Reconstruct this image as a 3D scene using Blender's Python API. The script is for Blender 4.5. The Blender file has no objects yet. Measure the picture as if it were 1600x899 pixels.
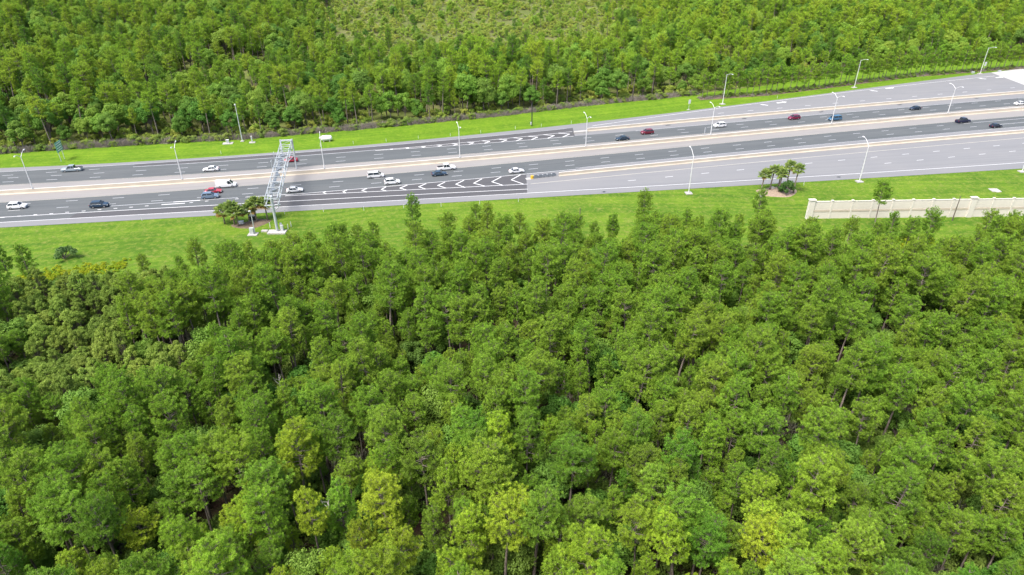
import bpy, math, random
import numpy as np
from mathutils import Vector, Matrix

# ------------------------------------------------------------------ camera, sky, sun, exposure
sc = bpy.context.scene
C = sc.collection
CAM_H = 75.0
cam_d = bpy.data.cameras.new('camera'); cam = bpy.data.objects.new('camera', cam_d); C.objects.link(cam)
cam_d.sensor_width = 36.0; cam_d.lens = 24.0; cam_d.clip_start = 1.0; cam_d.clip_end = 8000.0
cam.location = (0, 0, CAM_H); cam.rotation_euler = (math.radians(60.0), 0, 0)
sc.camera = cam

SUN = Vector((-0.42, -0.42, 1.0)).normalized()
w = bpy.data.worlds.new('World'); sc.world = w; w.use_nodes = True
wn = w.node_tree.nodes; wl = w.node_tree.links
bg = wn.get('Background') or wn.new('ShaderNodeBackground')
sky = wn.new('ShaderNodeTexSky'); sky.sky_type = 'NISHITA'; sky.sun_disc = False
sky.sun_elevation = math.asin(SUN.z); sky.sun_rotation = math.atan2(SUN.x, SUN.y)
sky.air_density = 1.0; sky.dust_density = 4.0; sky.ozone_density = 1.0
wl.new(sky.outputs[0], bg.inputs[0]); bg.inputs[1].default_value = 0.145
sd = bpy.data.lights.new('sun', 'SUN'); so = bpy.data.objects.new('sun', sd); C.objects.link(so)
sd.energy = 2.3; sd.angle = math.radians(20.0); sd.color = (1.0, 0.965, 0.90)
so.rotation_euler = SUN.to_track_quat('Z', 'Y').to_euler(); so.location = (-60, 0, 140)
sc.view_settings.view_transform = 'Standard'; sc.view_settings.look = 'None'
sc.view_settings.gamma = 1.0; sc.view_settings.use_curve_mapping = False
sc.view_settings.exposure = 1.25
sc.render.engine = 'CYCLES'
sc.cycles.max_bounces = 8; sc.cycles.diffuse_bounces = 4; sc.cycles.transmission_bounces = 3; sc.cycles.transparent_max_bounces = 4

RNG = np.random.default_rng(7)
random.seed(7)

# ------------------------------------------------------------------ helpers
LEAFY = ('needle', 'leaf', 'cypress', 'shrub', 'brush', 'palm', 'palm_dead')
def mesh(name, v, f, mat=None, uv=None, smooth=False, tone=None):
    me = bpy.data.meshes.new(name)
    v = np.asarray(v, dtype=np.float32)
    if isinstance(f, np.ndarray):
        n, k = f.shape
        me.vertices.add(len(v)); me.vertices.foreach_set('co', v.ravel())
        me.loops.add(n*k); me.loops.foreach_set('vertex_index', f.astype(np.int32).ravel())
        me.polygons.add(n)
        me.polygons.foreach_set('loop_start', np.arange(0, n*k, k, dtype=np.int32))
        me.polygons.foreach_set('loop_total', np.full(n, k, dtype=np.int32))
        me.update(calc_edges=True)
    else:
        me.from_pydata([tuple(map(float, p)) for p in v], [], f); me.update()
    if uv is not None:
        ul = me.uv_layers.new(name='uv')
        idx = np.empty(len(me.loops), dtype=np.int32); me.loops.foreach_get('vertex_index', idx)
        ul.data.foreach_set('uv', np.asarray(uv, dtype=np.float32)[idx].ravel())
    if mat: me.materials.append(mat)
    if tone is not None or (mat and mat.name in LEAFY):
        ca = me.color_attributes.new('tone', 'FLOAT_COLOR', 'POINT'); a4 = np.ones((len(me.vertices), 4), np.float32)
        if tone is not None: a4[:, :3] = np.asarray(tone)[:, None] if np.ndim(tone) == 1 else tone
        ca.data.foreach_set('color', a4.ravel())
    if smooth: me.polygons.foreach_set('use_smooth', [True]*len(me.polygons))
    return me

def link(name, data, parent=None, loc=None):
    o = bpy.data.objects.new(name, data); C.objects.link(o)
    if parent: o.parent = parent
    if loc is not None: o.location = loc
    return o

def tag(o, label=None, cat=None, group=None, kind=None):
    if label: o['label'] = label
    if cat: o['category'] = cat
    if group: o['group'] = group
    if kind: o['kind'] = kind
    return o

def thing(name, label, cat, loc, rz=0.0, group=None):
    o = bpy.data.objects.new(name, None); C.objects.link(o); o.empty_display_size = 0.5
    o.location = loc; o.rotation_euler = (0, 0, rz)
    return tag(o, label, cat, group)

class MB:
    """collects pieces of one mesh"""
    def __init__(s): s.v = []; s.f = []
    def add(s, v, f):
        b = len(s.v); s.v += [tuple(p) for p in v]; s.f += [[i+b for i in q] for q in f]; return s
    def box(s, c, d, M=None):
        x, y, z = (d[0]/2, d[1]/2, d[2]/2)
        v = [Vector((sx*x, sy*y, sz*z)) for sz in (-1, 1) for sy in (-1, 1) for sx in (-1, 1)]
        if M: v = [M @ p for p in v]
        v = [p + Vector(c) for p in v]
        return s.add(v, [[0, 2, 3, 1], [4, 5, 7, 6], [0, 1, 5, 4], [2, 6, 7, 3], [0, 4, 6, 2], [1, 3, 7, 5]])
    def tube(s, pts, rad, n=6, cap=True):
        pts = [Vector(p) for p in pts]
        if not hasattr(rad, '__len__'): rad = [rad]*len(pts)
        v = []; f = []
        for i, p in enumerate(pts):
            t = (pts[min(i+1, len(pts)-1)] - pts[max(i-1, 0)]).normalized()
            a = t.cross(Vector((0, 0, 1)) if abs(t.z) < .9 else Vector((1, 0, 0))).normalized(); b = t.cross(a)
            for k in range(n):
                an = 2*math.pi*k/n; v.append(p + (a*math.cos(an) + b*math.sin(an))*rad[i])
        for i in range(len(pts)-1):
            for k in range(n):
                k2 = (k+1) % n; f.append([i*n+k, i*n+k2, (i+1)*n+k2, (i+1)*n+k])
        if cap:
            f.append(list(range(n))[::-1]); f.append([(len(pts)-1)*n+k for k in range(n)])
        return s.add(v, f)
    def prism(s, poly, z0, z1):
        n = len(poly); v = [(x, y, z0) for x, y in poly] + [(x, y, z1) for x, y in poly]
        return s.add(v, [list(range(n))[::-1], list(range(n, 2*n))] + [[i, (i+1) % n, n+(i+1) % n, n+i] for i in range(n)])
    def build(s, name, mat, parent=None, smooth=False, loc=None):
        return link(name, mesh(name, s.v, s.f, mat, smooth=smooth), parent, loc)
    def data(s, name, mat, smooth=False): return mesh(name, s.v, s.f, mat, smooth=smooth)

# ------------------------------------------------------------------ materials
def nt(name):
    m = bpy.data.materials.new(name); m.use_nodes = True; t = m.node_tree; t.nodes.clear()
    return m, t.nodes, t.links
def coord(N, L, scale=(1, 1, 1), kind='Object'):
    tc = N.new('ShaderNodeTexCoord'); mp = N.new('ShaderNodeMapping'); mp.inputs['Scale'].default_value = scale
    L.new(tc.outputs[kind], mp.inputs[0]); return mp.outputs[0]
def noise(N, L, vec, scale, detail=3, rough=.55):
    n = N.new('ShaderNodeTexNoise'); n.inputs['Scale'].default_value = scale; n.inputs['Detail'].default_value = detail
    n.inputs['Roughness'].default_value = rough; L.new(vec, n.inputs['Vector']); return n.outputs['Fac']
def ramp(N, L, fac, stops):
    r = N.new('ShaderNodeValToRGB'); e = r.color_ramp.elements
    while len(e) < len(stops): e.new(.5)
    for q, (p, c) in zip(e, stops): q.position = p; q.color = (c[0], c[1], c[2], 1)
    L.new(fac, r.inputs[0]); return r.outputs[0]
def mixc(N, L, fac, a, b, mode='MIX'):
    m = N.new('ShaderNodeMix'); m.data_type = 'RGBA'; m.blend_type = mode
    for sock, val in ((m.inputs[0], fac), (m.inputs[6], a), (m.inputs[7], b)):
        if hasattr(val, 'is_output'): L.new(val, sock)
        elif isinstance(val, (int, float)): sock.default_value = val
        else: sock.default_value = (val[0], val[1], val[2], 1)
    return m.outputs[2]
def surf(N, L, col, rough=.8, metal=0.0, spec=.3, bump=None, bstr=.3, bdist=.05):
    p = N.new('ShaderNodeBsdfPrincipled'); o = N.new('ShaderNodeOutputMaterial')
    if hasattr(col, 'is_output'): L.new(col, p.inputs['Base Color'])
    else: p.inputs['Base Color'].default_value = (col[0], col[1], col[2], 1)
    p.inputs['Roughness'].default_value = rough; p.inputs['Metallic'].default_value = metal
    p.inputs['Specular IOR Level'].default_value = spec
    if bump is not None:
        b = N.new('ShaderNodeBump'); b.inputs['Strength'].default_value = bstr; b.inputs['Distance'].default_value = bdist
        L.new(bump, b.inputs['Height']); L.new(b.outputs[0], p.inputs['Normal'])
    L.new(p.outputs[0], o.inputs[0]); return p
def simple(name, col, rough=.6, metal=0.0, var=.15, scale=3.0, spec=.4):
    col = [c*.72 for c in col]
    m, N, L = nt(name); f = noise(N, L, coord(N, L), scale)
    c = ramp(N, L, f, [(.25, [x*(1-var) for x in col]), (.75, [min(1, x*(1+var)) for x in col])])
    surf(N, L, c, rough, metal, spec); return m

def road_mat(name, base, dark, tint, streak=.5):
    base, dark, tint = ([c*.70 for c in q] for q in (base, dark, tint))
    m, N, L = nt(name)
    uv = coord(N, L, (1, 1, 1), 'UV')
    s1 = noise(N, L, coord(N, L, (.008, .75, 1), 'UV'), 1.0, 5, .62)          # tyre streaks along the lane
    s2 = noise(N, L, coord(N, L, (.05, .12, 1), 'UV'), 1.0, 5, .6)      # patches
    s3 = noise(N, L, uv, 2.2, 2)
    c = ramp(N, L, s1, [(.3, dark), (.62, base)])
    c = mixc(N, L, ramp(N, L, s2, [(.45, (0, 0, 0)), (.72, (.55, .55, .55))]), c, tint)
    c = mixc(N, L, .25, c, ramp(N, L, s3, [(.3, dark), (.7, base)]))
    surf(N, L, c, .85, 0, .25, s3, .15, .02); return m
M = {}
M['asphalt'] = road_mat('asphalt', (.140, .152, .157), (.090, .100, .106), (.168, .174, .176))
M['asphalt_new'] = road_mat('asphalt_new', (.112, .112, .118), (.086, .086, .093), (.130, .127, .130))
M['pave'] = road_mat('pave', (.262, .265, .273), (.215, .218, .228), (.296, .290, .288))
M['shoulder'] = road_mat('shoulder', (.325, .312, .302), (.27, .26, .254), (.38, .355, .33))
M['concrete'] = simple('concrete', (.48, .46, .43), .8, 0, .08, .6)
M['apron'] = simple('apron', (.50, .49, .48), .8, 0, .06, .2)
M['paint'] = simple('paint', (.80, .80, .80), .6, 0, .10, .8)
M['paint_worn'] = simple('paint_worn', (.62, .64, .66), .6, 0, .22, .6)
M['yellow'] = simple('yellow', (.60, .56, .46), .6, 0, .12, .5)
M['barrier'] = simple('barrier', (.62, .54, .43), .85, 0, .12, .25)
M['barrier_top'] = simple('barrier_top', (.80, .76, .70), .85, 0, .08, .3)
M['galv'] = simple('galv', (.62, .65, .67), .45, .25, .08, 2)
M['gantry'] = simple('gantry', (.56, .60, .62), .5, .2, .10, 1)
M['pole_white'] = simple('pole_white', (.78, .78, .78), .5, .05, .05, 1)
M['dark_metal'] = simple('dark_metal', (.035, .045, .045), .5, .2, .2, 2)
M['grey_metal'] = simple('grey_metal', (.25, .28, .31), .5, .3, .2, 2)
M['white_plastic'] = simple('white_plastic', (.80, .80, .79), .5, 0, .05, 2)
M['sign_green'] = simple('sign_green', (.012, .33, .21), .45, 0, .06, 2)
M['sign_white'] = simple('sign_white', (1, 1, 1), .5, 0, .03, 2)
M['wall'] = simple('wall', (.78, .72, .64), .85, 0, .06, .5)
M['wall_band'] = simple('wall_band', (.64, .55, .45), .85, 0, .08, .5)  # tan lip band; the shadow of the lip is put into its darker tone
M['wall_post'] = simple('wall_post', (.78, .73, .65), .85, 0, .05, .5)
M['mulch'] = simple('mulch', (.17, .125, .085), .95, 0, .45, 3.5)
M['sand'] = simple('sand', (.36, .27, .20), .95, 0, .3, 2)
M['wood_pole'] = simple('wood_pole', (.16, .13, .105), .9, 0, .2, 2)
M['yellow_plastic'] = simple('yellow_plastic', (.70, .45, .04), .5, 0, .05, 2)
M['rubber'] = simple('rubber', (.02, .02, .021), .8, 0, .2, 5)
M['rim'] = simple('rim', (.45, .46, .48), .35, .6, .1, 5)
M['lamp_red'] = simple('lamp_red', (.35, .015, .012), .3, 0, .05, 5)
M['lamp_clear'] = simple('lamp_clear', (.72, .74, .76), .2, 0, .05, 5)
M['bed_dark'] = simple('bed_dark', (.03, .03, .033), .7, 0, .2, 3)
def glass_mat():
    m, N, L = nt('car_glass'); surf(N, L, (.018, .024, .030), .12, 0, .5); return m
M['glass'] = glass_mat()
def car_paint():
    m, N, L = nt('car_paint'); oi = N.new('ShaderNodeObjectInfo')
    p = surf(N, L, oi.outputs['Color'], .38, .0, .4); p.inputs['Coat Weight'].default_value = .3; p.inputs['Coat Roughness'].default_value = .12
    return m
M['car_paint'] = car_paint()

def bark_mat(name, c0, c1):
    m, N, L = nt(name); f = noise(N, L, coord(N, L, (3, 3, .7)), 2.0, 4)
    surf(N, L, ramp(N, L, f, [(.3, c0), (.7, c1)]), .95, 0, .1); return m
M['bark'] = bark_mat('bark', (.10, .080, .064), (.24, .205, .18))
M['bark_palm'] = bark_mat('bark_palm', (.13, .105, .08), (.26, .22, .18))
M['dead_wood'] = bark_mat('dead_wood', (.36, .33, .30), (.55, .52, .48))
def leaf_mat(name, a, b, c, trans=.34, nscale=.35):
    """a, b: older and younger foliage of one tree; c: where a tree of this kind drifts to; object colour tints the single tree"""
    m, N, L = nt(name)
    oi = N.new('ShaderNodeObjectInfo')
    f = noise(N, L, coord(N, L), nscale, 3, .7)
    col = ramp(N, L, f, [(.36, a), (.64, b)])
    rr = N.new('ShaderNodeMath'); rr.operation = 'POWER'; L.new(oi.outputs['Random'], rr.inputs[0]); rr.inputs[1].default_value = 1.6
    col = mixc(N, L, rr.outputs[0], col, mixc(N, L, .42, col, c))
    col = mixc(N, L, 1.0, col, oi.outputs['Color'], 'MULTIPLY')
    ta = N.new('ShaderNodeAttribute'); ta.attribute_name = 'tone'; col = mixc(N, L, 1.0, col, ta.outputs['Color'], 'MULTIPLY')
    d = N.new('ShaderNodeBsdfPrincipled'); d.inputs['Roughness'].default_value = .62; d.inputs['Specular IOR Level'].default_value = .25
    t = N.new('ShaderNodeBsdfTranslucent'); mx = N.new('ShaderNodeMixShader'); o = N.new('ShaderNodeOutputMaterial')
    mx.inputs[0].default_value = trans
    L.new(col, d.inputs['Base Color']); L.new(col, t.inputs['Color'])
    L.new(d.outputs[0], mx.inputs[1]); L.new(t.outputs[0], mx.inputs[2]); L.new(mx.outputs[0], o.inputs[0]); return m
M['needle'] = leaf_mat('needle', (.134, .272, .022), (.252, .425, .040), (.36, .43, .045), .36)
M['leaf'] = leaf_mat('leaf', (.095, .215, .026), (.175, .320, .042), (.26, .32, .05), .32)
M['cypress'] = leaf_mat('cypress', (.165, .265, .034), (.25, .35, .05), (.31, .35, .055))
M['shrub'] = leaf_mat('shrub', (.12, .225, .035), (.22, .32, .055), (.33, .31, .085))
M['brush'] = leaf_mat('brush', (.19, .165, .14), (.34, .30, .26), (.14, .125, .115), .1)
M['palm'] = leaf_mat('palm', (.21, .32, .075), (.32, .42, .12), (.40, .40, .1))
M['palm_dead'] = leaf_mat('palm_dead', (.40, .27, .10), (.50, .36, .15), (.36, .28, .1))

def grass_mat(name, a, b, c, d, mow=.5, dry=(.26, .25, .08)):
    a, b, c, d, dry = ([q*.74 for q in z] for z in (a, b, c, d, dry))
    m, N, L = nt(name)
    n1 = noise(N, L, coord(N, L), .09, 6, .68); n2 = noise(N, L, coord(N, L), .9, 4, .7)
    n3 = noise(N, L, coord(N, L, (.010, .42, 1), 'UV'), 1.0, 3)          # mowing passes along the road
    n4 = noise(N, L, coord(N, L), 4.0, 3, .7)
    col = ramp(N, L, n1, [(.36, d), (.50, a), (.60, b)])
    col = mixc(N, L, mow, col, ramp(N, L, n3, [(.38, d), (.46, a), (.60, b)]))
    col = mixc(N, L, ramp(N, L, n2, [(.48, (0, 0, 0)), (.70, (.8, .8, .8))]), col, c)
    col = mixc(N, L, ramp(N, L, n4, [(.35, (.55, .55, .55)), (.60, (0, 0, 0))]), col, d)
    n5 = noise(N, L, coord(N, L, (1, 1, 1)), .28, 6, .75)
    col = mixc(N, L, ramp(N, L, n5, [(.57, (0, 0, 0)), (.72, (.75, .75, .75))]), col, dry)
    surf(N, L, col, .9, 0, .1, n4, .9, .12); return m
M['grass_far'] = grass_mat('grass_far', (.112, .228, .013), (.188, .318, .019), (.24, .33, .034), (.088, .184, .012), .5, (.23, .32, .035))
M['grass_near'] = grass_mat('grass_near', (.098, .198, .014), (.178, .285, .022), (.29, .31, .065), (.062, .140, .012), .5)
def floor_mat(name, stops, sc1, sc2):
    stops = [(p, [q*.75 for q in c]) for p, c in stops]
    m, N, L = nt(name); f = noise(N, L, coord(N, L), sc1, 5, .7); g = noise(N, L, coord(N, L), sc2, 3, .7)
    col = ramp(N, L, f, stops); col = mixc(N, L, .45, col, ramp(N, L, g, stops)); surf(N, L, col, .95, 0, .1, g, .8, .2); return m
M['litter'] = floor_mat('litter', [(.3, (.022, .016, .012)), (.45, (.058, .034, .025)), (.56, (.036, .050, .014)), (.72, (.095, .062, .042))], .22, 1.6)
M['scrub_floor'] = floor_mat('scrub_floor', [(.3, (.075, .115, .022)), (.48, (.13, .165, .040)), (.62, (.20, .19, .085)), (.75, (.10, .14, .03))], .05, .7)
M['flowers'] = floor_mat('flowers', [(.3, (.20, .30, .02)), (.5, (.42, .42, .015)), (.7, (.30, .36, .02))], .5, 3.0)
def water_mat():
    m, N, L = nt('swamp_water'); surf(N, L, (.016, .015, .014), .06, 0, .5, noise(N, L, coord(N, L), 2.0), .05, .02); return m
M['water'] = water_mat()

# ------------------------------------------------------------------ plan of the highway: each line is y(x) in metres
def line(x0, x1, *co):
    co = np.array(co); dco = np.polyder(co)
    def f(x):
        x = np.asarray(x, float); xc = np.clip(x, x0, x1)
        return np.polyval(co, xc) + (x-xc)*np.polyval(dco, xc)
    return f
near_pave = line(-132, 165, 1.17e-07, 2.6421e-05, 0.14625638, 180.160426811)
near_edge = line(-134, 165, 2.22e-07, 4.6477e-05, 0.14771929, 183.777213212)
near_solid = line(-137, 5, -0.000109051, 0.128005095, 186.962233128)
near_in = line(-143, 190, -8.47e-07, 0.00017303, 0.267961112, 210.150414804)
near_out = line(20, 190, -0.000144195, 0.291051024, 199.268377524)
yel = line(6, 181, -7.5567e-05, 0.265829983, 190.168929291)
bar_near = line(20, 184, -0.000135, 0.283, 193.8)
med = line(-147, 190, -8.37e-07, 0.000189416, 0.268603255, 215.618856518)
far_in = line(-151, 195, -6.49e-07, 0.000205933, 0.255341103, 222.050719208)
far_dark = line(-159, 22, 0.000482509, 0.319333119, 240.317663605)
far_pave = line(-161, 215, -1.043e-06, 0.000487613, 0.347747132, 244.232954485)
far_solid = line(-120, 22, 0.000552105, 0.313861964, 236.034970076)
bar_far = line(38, 222, -0.000105186, 0.307237072, 234.931110077)
far_dark_r = line(47, 217, -8.5771e-05, 0.295595888, 231.011342923)
far_edge_r = line(49, 215, -0.00031126, 0.483766734, 236.097832263)
def knots(pts):
    xs = np.array([p[0] for p in pts], float); ys = np.array([p[1] for p in pts], float)
    def f(x):
        x = np.asarray(x, float); r = np.interp(x, xs, ys)
        r = np.where(x < xs[0], ys[0] + (x-xs[0])*(ys[1]-ys[0])/(xs[1]-xs[0]), r)
        return np.where(x > xs[-1], ys[-1] + (x-xs[-1])*(ys[-1]-ys[-2])/(xs[-1]-xs[-2]), r)
    return f
def fit(pts, deg):
    a = np.array(pts); c = np.polyfit(a[:, 0], a[:, 1], deg); return line(a[:, 0].min(), a[:, 0].max(), *c)
gore_lo = fit([(-64.8, 182.4), (-55.2, 183.6), (-22.5, 188.0), (4.9, 191.5)], 1)
gore_up = fit([(-65, 182.9), (-55.7, 185.4), (-39.6, 189.1), (-19.2, 193.7), (16, 203.1)], 2)
fgore_up = fit([(-46.2, 222.4), (-26.4, 227.8), (-4.5, 234.5), (22.3, 243.4)], 2)
fgore_lo = fit([(-46.1, 222.2), (-26.2, 226.1), (-4.5, 231.0), (23.1, 238.2)], 2)
lane_n1 = fit([(-127, 177.6), (-106, 181.9), (-83.5, 187.4), (-75.2, 189), (-64.3, 190.9), (-53.4, 193.5), (-31.8, 198.4), (-10.4, 203.7), (.4, 206.3), (11.5, 209.2), (22.8, 212.5), (44.7, 218.8), (57.2, 222.4), (110, 237.6), (150, 248.6), (190, 257.8)], 3)
lane_n2 = fit([(-137, 171.2), (-126, 173.8), (-106, 178.0), (-95, 180.1), (-74.1, 184.9), (-52.6, 189.8), (-42.1, 192.2), (-31.1, 194.6), (-20.5, 197.3), (-9.5, 200), (12.5, 205.6), (23.3, 208.6), (34.6, 211.8), (110, 233.6), (150, 244.4), (190, 253.4)], 3)
lane_fA = fit([(-152, 199.5), (-141.7, 201.7), (-131.1, 204.1)], 1)
lane_fB = fit([(-151.2, 195.9), (-130.3, 200.6), (-119.6, 202.8), (-97.7, 207.4), (-44, 218.5), (-32.6, 221), (-10.9, 225.8), (11.8, 231.5), (35.1, 237.8), (70.9, 248.0), (110, 259.8), (150, 271.4), (200, 284.2)], 3)
lane_fC = fit([(-150.5, 192.5), (-129.7, 197.1), (-108.1, 201.7), (-43, 214.9), (-21.1, 219.8), (1.1, 225), (23.6, 230.9), (46.9, 237.5), (59, 240.8), (110, 256.2), (150, 267.4), (200, 279.6)], 3)
rowX1 = fit([(36.9, 194.7), (71.6, 203.7), (107.2, 212.6), (145.4, 222.1)], 2)
rowX2 = fit([(119.6, 209.5), (132.5, 212.7), (145.3, 215.8)], 1)
rowF = fit([(82.4, 267.3), (107.9, 274.7), (134.5, 282.3), (161.3, 290.1), (189.8, 298.1)], 1)
near_woods = knots([(-190, 114), (-140, 120), (-105, 126), (-85, 130), (-70, 133), (-50, 135), (-40, 140), (-25, 143), (0, 146), (30, 146), (60, 146), (75, 143), (100, 144), (150, 146), (220, 150)])
far_woods = knots([(-260, 199), (-170.8, 219.8), (-132.5, 228.8), (-94.7, 235.3), (-47.6, 249.8), (-5, 264.1), (26, 277.6), (79, 296.5), (115, 311.7), (152.7, 333), (193.5, 354), (240, 364.7), (330, 382)])
X0, X1 = -230.0, 330.0

def verge_near(x, y):
    d = near_pave(x) - y
    return -.04 - .32*np.clip(d/15, 0, 1)**1.4 + .26*np.exp(-((d-24)/5)**2) - .05*np.clip((d-28)/10, 0, 1) + .03*np.sin(x*.13+y*.2)*np.clip(d/4, 0, 1)
def verge_far(x, y):
    d = y - far_pave(x)
    return -.04 - .34*np.clip(d/7, 0, 1)**1.3 + .14*np.clip((d-8)/6, 0, 1)
def gz(x, y):
    """height of the land at a point"""
    if y < near_pave(x): return float(max(verge_near(x, y), -.45)) if y > near_woods(x) - 6 else -.45
    if y > far_pave(x): return float(verge_far(x, y)) if y < far_woods(x) + 2 else -.45
    return 0.0

def strip(name, fa, fb, x0, x1, z, mat, nx=90, ny=1, parent=None, kind=None):
    xs = np.linspace(x0, x1, nx+1); A = np.asarray(fa(xs)); B = np.asarray(fb(xs))
    t = np.linspace(0, 1, ny+1)
    X = np.repeat(xs[:, None], ny+1, 1); Y = A[:, None]*(1-t) + B[:, None]*t
    Z = z(X, Y) if callable(z) else np.full_like(X, z)
    v = np.stack([X, Y, Z], -1).reshape(-1, 3)
    s = np.concatenate([[0], np.cumsum(np.hypot(np.diff(xs), np.diff(A)))])
    uv = np.stack([np.repeat(s[:, None], ny+1, 1), Y - A[:, None]], -1).reshape(-1, 2)
    i = np.arange(nx)[:, None]*(ny+1) + np.arange(ny)[None]; i = i.ravel()
    f = np.stack([i, i+ny+1, i+ny+2, i+1], 1)
    o = link(name, mesh(name, v, f, mat, uv), parent)
    if kind: o['kind'] = kind
    return o

# ground out to the horizon
S = 5000
gm = MB(); gm.add([(-S, -400, -.45), (S, -400, -.45), (S, S, -.45), (-S, S, -.45)], [[0, 1, 2, 3]])
tag(gm.build('ground', M['litter']), kind='structure')
strip('scrub_ground', far_woods, lambda x: x*0+1600, -1500, 1500, -.43, M['scrub_floor'], 60, 1, None, 'structure')
strip('near_verge', lambda x: near_woods(x)-14, near_pave, X0, X1, verge_near, M['grass_near'], 160, 40, None, 'structure')
strip('far_verge', far_pave, lambda x: far_woods(x)+1.5, X0, X1, verge_far, M['grass_far'], 160, 14, None, 'structure')

# pavement, asphalt lanes
road = strip('road', near_pave, far_pave, X0, X1, 0.0, M['pave'], 140, 24, None, 'structure')
SL = strip('median_shoulder', near_in, far_in, X0, X1, .004, M['shoulder'], 140, 4, None, 'structure')
def near_dark_outer(x):
    a = near_edge(x); b = near_out(x); g = gore_up(x) - 1.0
    return np.where(x < 5.2, a, np.where(x < 20, g+.2, b))
strip('near_carriageway', near_edge, near_in, X0, 4.0, .004, M['asphalt'], 80, 8, None, 'structure')
strip('near_carriageway', lambda x: np.where(x < 20, gore_up(x)-.6, near_out(x)), near_in, 4.0, X1, .004, M['asphalt'], 110, 8, None, 'structure')
strip('far_carriageway', far_in, far_dark, X0, 22.0, .004, M['asphalt'], 80, 8, None, 'structure')
strip('far_carriageway', far_in, lambda x: np.where(x < 40, np.interp(x, [22, 40], [float(fgore_lo(22.0)), float(far_dark_r(40.0))]), far_dark_r(x)), 22.0, X1, .004, M['asphalt'], 110, 8, None, 'structure')
# newer, darker asphalt on the two exit lanes and their gores
strip('exit_lane', near_edge, lambda x: np.where(x < -65, near_solid(x), np.minimum(gore_up(x), 300)), -118, 4.4, .008, M['asphalt_new'], 60, 4, None, 'structure')
strip('exit_lane', lambda x: np.where(x < -46, far_solid(x), fgore_lo(x)), far_dark, -120, 22.4, .008, M['asphalt_new'], 60, 4, None, 'structure')
strip('concrete_apron', lambda x: bar_far(x)+1.2, lambda x: far_pave(x)-.5, 231.6, X1, .008, M['apron'], 20, 4, None, 'structure')

# ------------------------------------------------------------------ painted markings (children of the road)
PZ = .013
def paint_line(f, x0, x1, wd=.20, mat='paint', name='edge_line', z=PZ):
    n = max(2, int(abs(x1-x0)/4)); return strip(name, lambda x: f(x)-wd/2, lambda x: f(x)+wd/2, x0, x1, z, M[mat], n, 1, road)
dash_me = {}
def dash_mesh(ln, wd, mat):
    k = (ln, wd, mat)
    if k not in dash_me:
        b = MB(); n = 4
        for i in range(n+1):
            x = -ln/2 + ln*i/n; b.v += [(x, -wd/2, 0), (x, wd/2, 0)]
        for i in range(n): b.f.append([2*i, 2*i+2, 2*i+3, 2*i+1])
        dash_me[k] = b.data('lane_dash', M[mat])
    return dash_me[k]
def slope(f, x): return float(f(x+.5) - f(x-.5))
def dashes(f, x0, x1, phase, ln=3.05, step=12.19, wd=.19, mat='paint_worn', name='lane_dash'):
    x = phase
    while x > x0: x -= step/math.hypot(1, slope(f, x))
    while x < x1:
        if x > x0:
            o = link(name, dash_mesh(ln, wd, mat), road, (x, float(f(x)), PZ)); o.rotation_euler[2] = math.atan(slope(f, x))
        x += step/math.hypot(1, slope(f, x))
dashes(lane_n1, -190, 172, -64.3); dashes(lane_n2, -190, 176, -52.6)
dashes(lane_fB, -190, 290, -32.6); dashes(lane_fC, -190, 290, -31.9); dashes(lane_fA, -190, -122, -131.1)
dashes(rowX1, 34, 300, 71.6, 2.6, 12.19, .2, 'paint'); dashes(rowX2, 115, 300, 132.5, 2.6, 12.19, .2, 'paint')
dashes(rowF, 78, 226, 107.9, 2.6, 13.3, .22, 'paint')
paint_line(near_edge, X0, X1, .22); paint_line(near_solid, X0, 4.6, .26)
paint_line(lane_n1, 174, X1, .2, 'paint_worn', 'lane_line'); paint_line(lane_n2, 178, X1, .2, 'paint_worn', 'lane_line')
paint_line(lambda x: near_in(x)-.25, X0, X1, .16, 'yellow')
paint_line(yel, 5.5, X1, .20, 'yellow'); paint_line(gore_up, -65, 20, .22, 'paint', 'gore_line'); paint_line(lambda x: near_out(x)+.1, 20, X1, .16, 'paint_worn')
paint_line(gore_lo, -65, 4.6, .24, 'paint', 'gore_line')
Lb = fit([(-111.5, 174.7), (-88, 179.7), (-65, 183.2)], 1)
paint_line(Lb, -111.5, -78, .20, 'paint_worn', 'lane_line', PZ+.002); paint_line(Lb, -76, -65, .26, 'paint', 'lane_line', PZ+.002)
paint_line(lambda x: Lb(x)-.1, -95, -88, .42, 'paint', 'lane_line', PZ+.005); paint_line(fit([(-97.5, 176), (-91.4, 177)], 1), -97.5, -91.4, .42, 'paint', 'lane_line')
dots = [(-136.1, 167.3), (-132.3, 168.2), (-128.5, 169.2), (-124.6, 169.9), (-120.8, 170.8), (-116.8, 171.6), (-113.0, 172.6), (-109.0, 173.4), (-105.1, 174.2), (-101.2, 175.1), (-89.8, 177.4), (-85.9, 178.5), (-78.0, 180.1)]
for x, y in dots:
    o = link('lane_dot', dash_mesh(.95, .28, 'paint'), road, (x, y, PZ+.006)); o.rotation_euler[2] = .2
paint_line(far_solid, -120, -46, .24, 'paint_worn', 'lane_line'); paint_line(fgore_up, -46, 22, .22, 'paint', 'gore_line'); paint_line(fgore_lo, -46, 22, .22, 'paint', 'gore_line')
paint_line(lambda x: far_in(x)+.25, X0, X1, .16, 'yellow'); paint_line(far_dark, X0, 20, .16, 'paint_worn')
paint_line(far_edge_r, 30, 229, .22); paint_line(lambda x: far_dark_r(x)-.1, 45, X1, .16, 'paint_worn')
paint_line(lambda x: bar_far(x)+3.2, 30, X1, .16, 'yellow')
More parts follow.
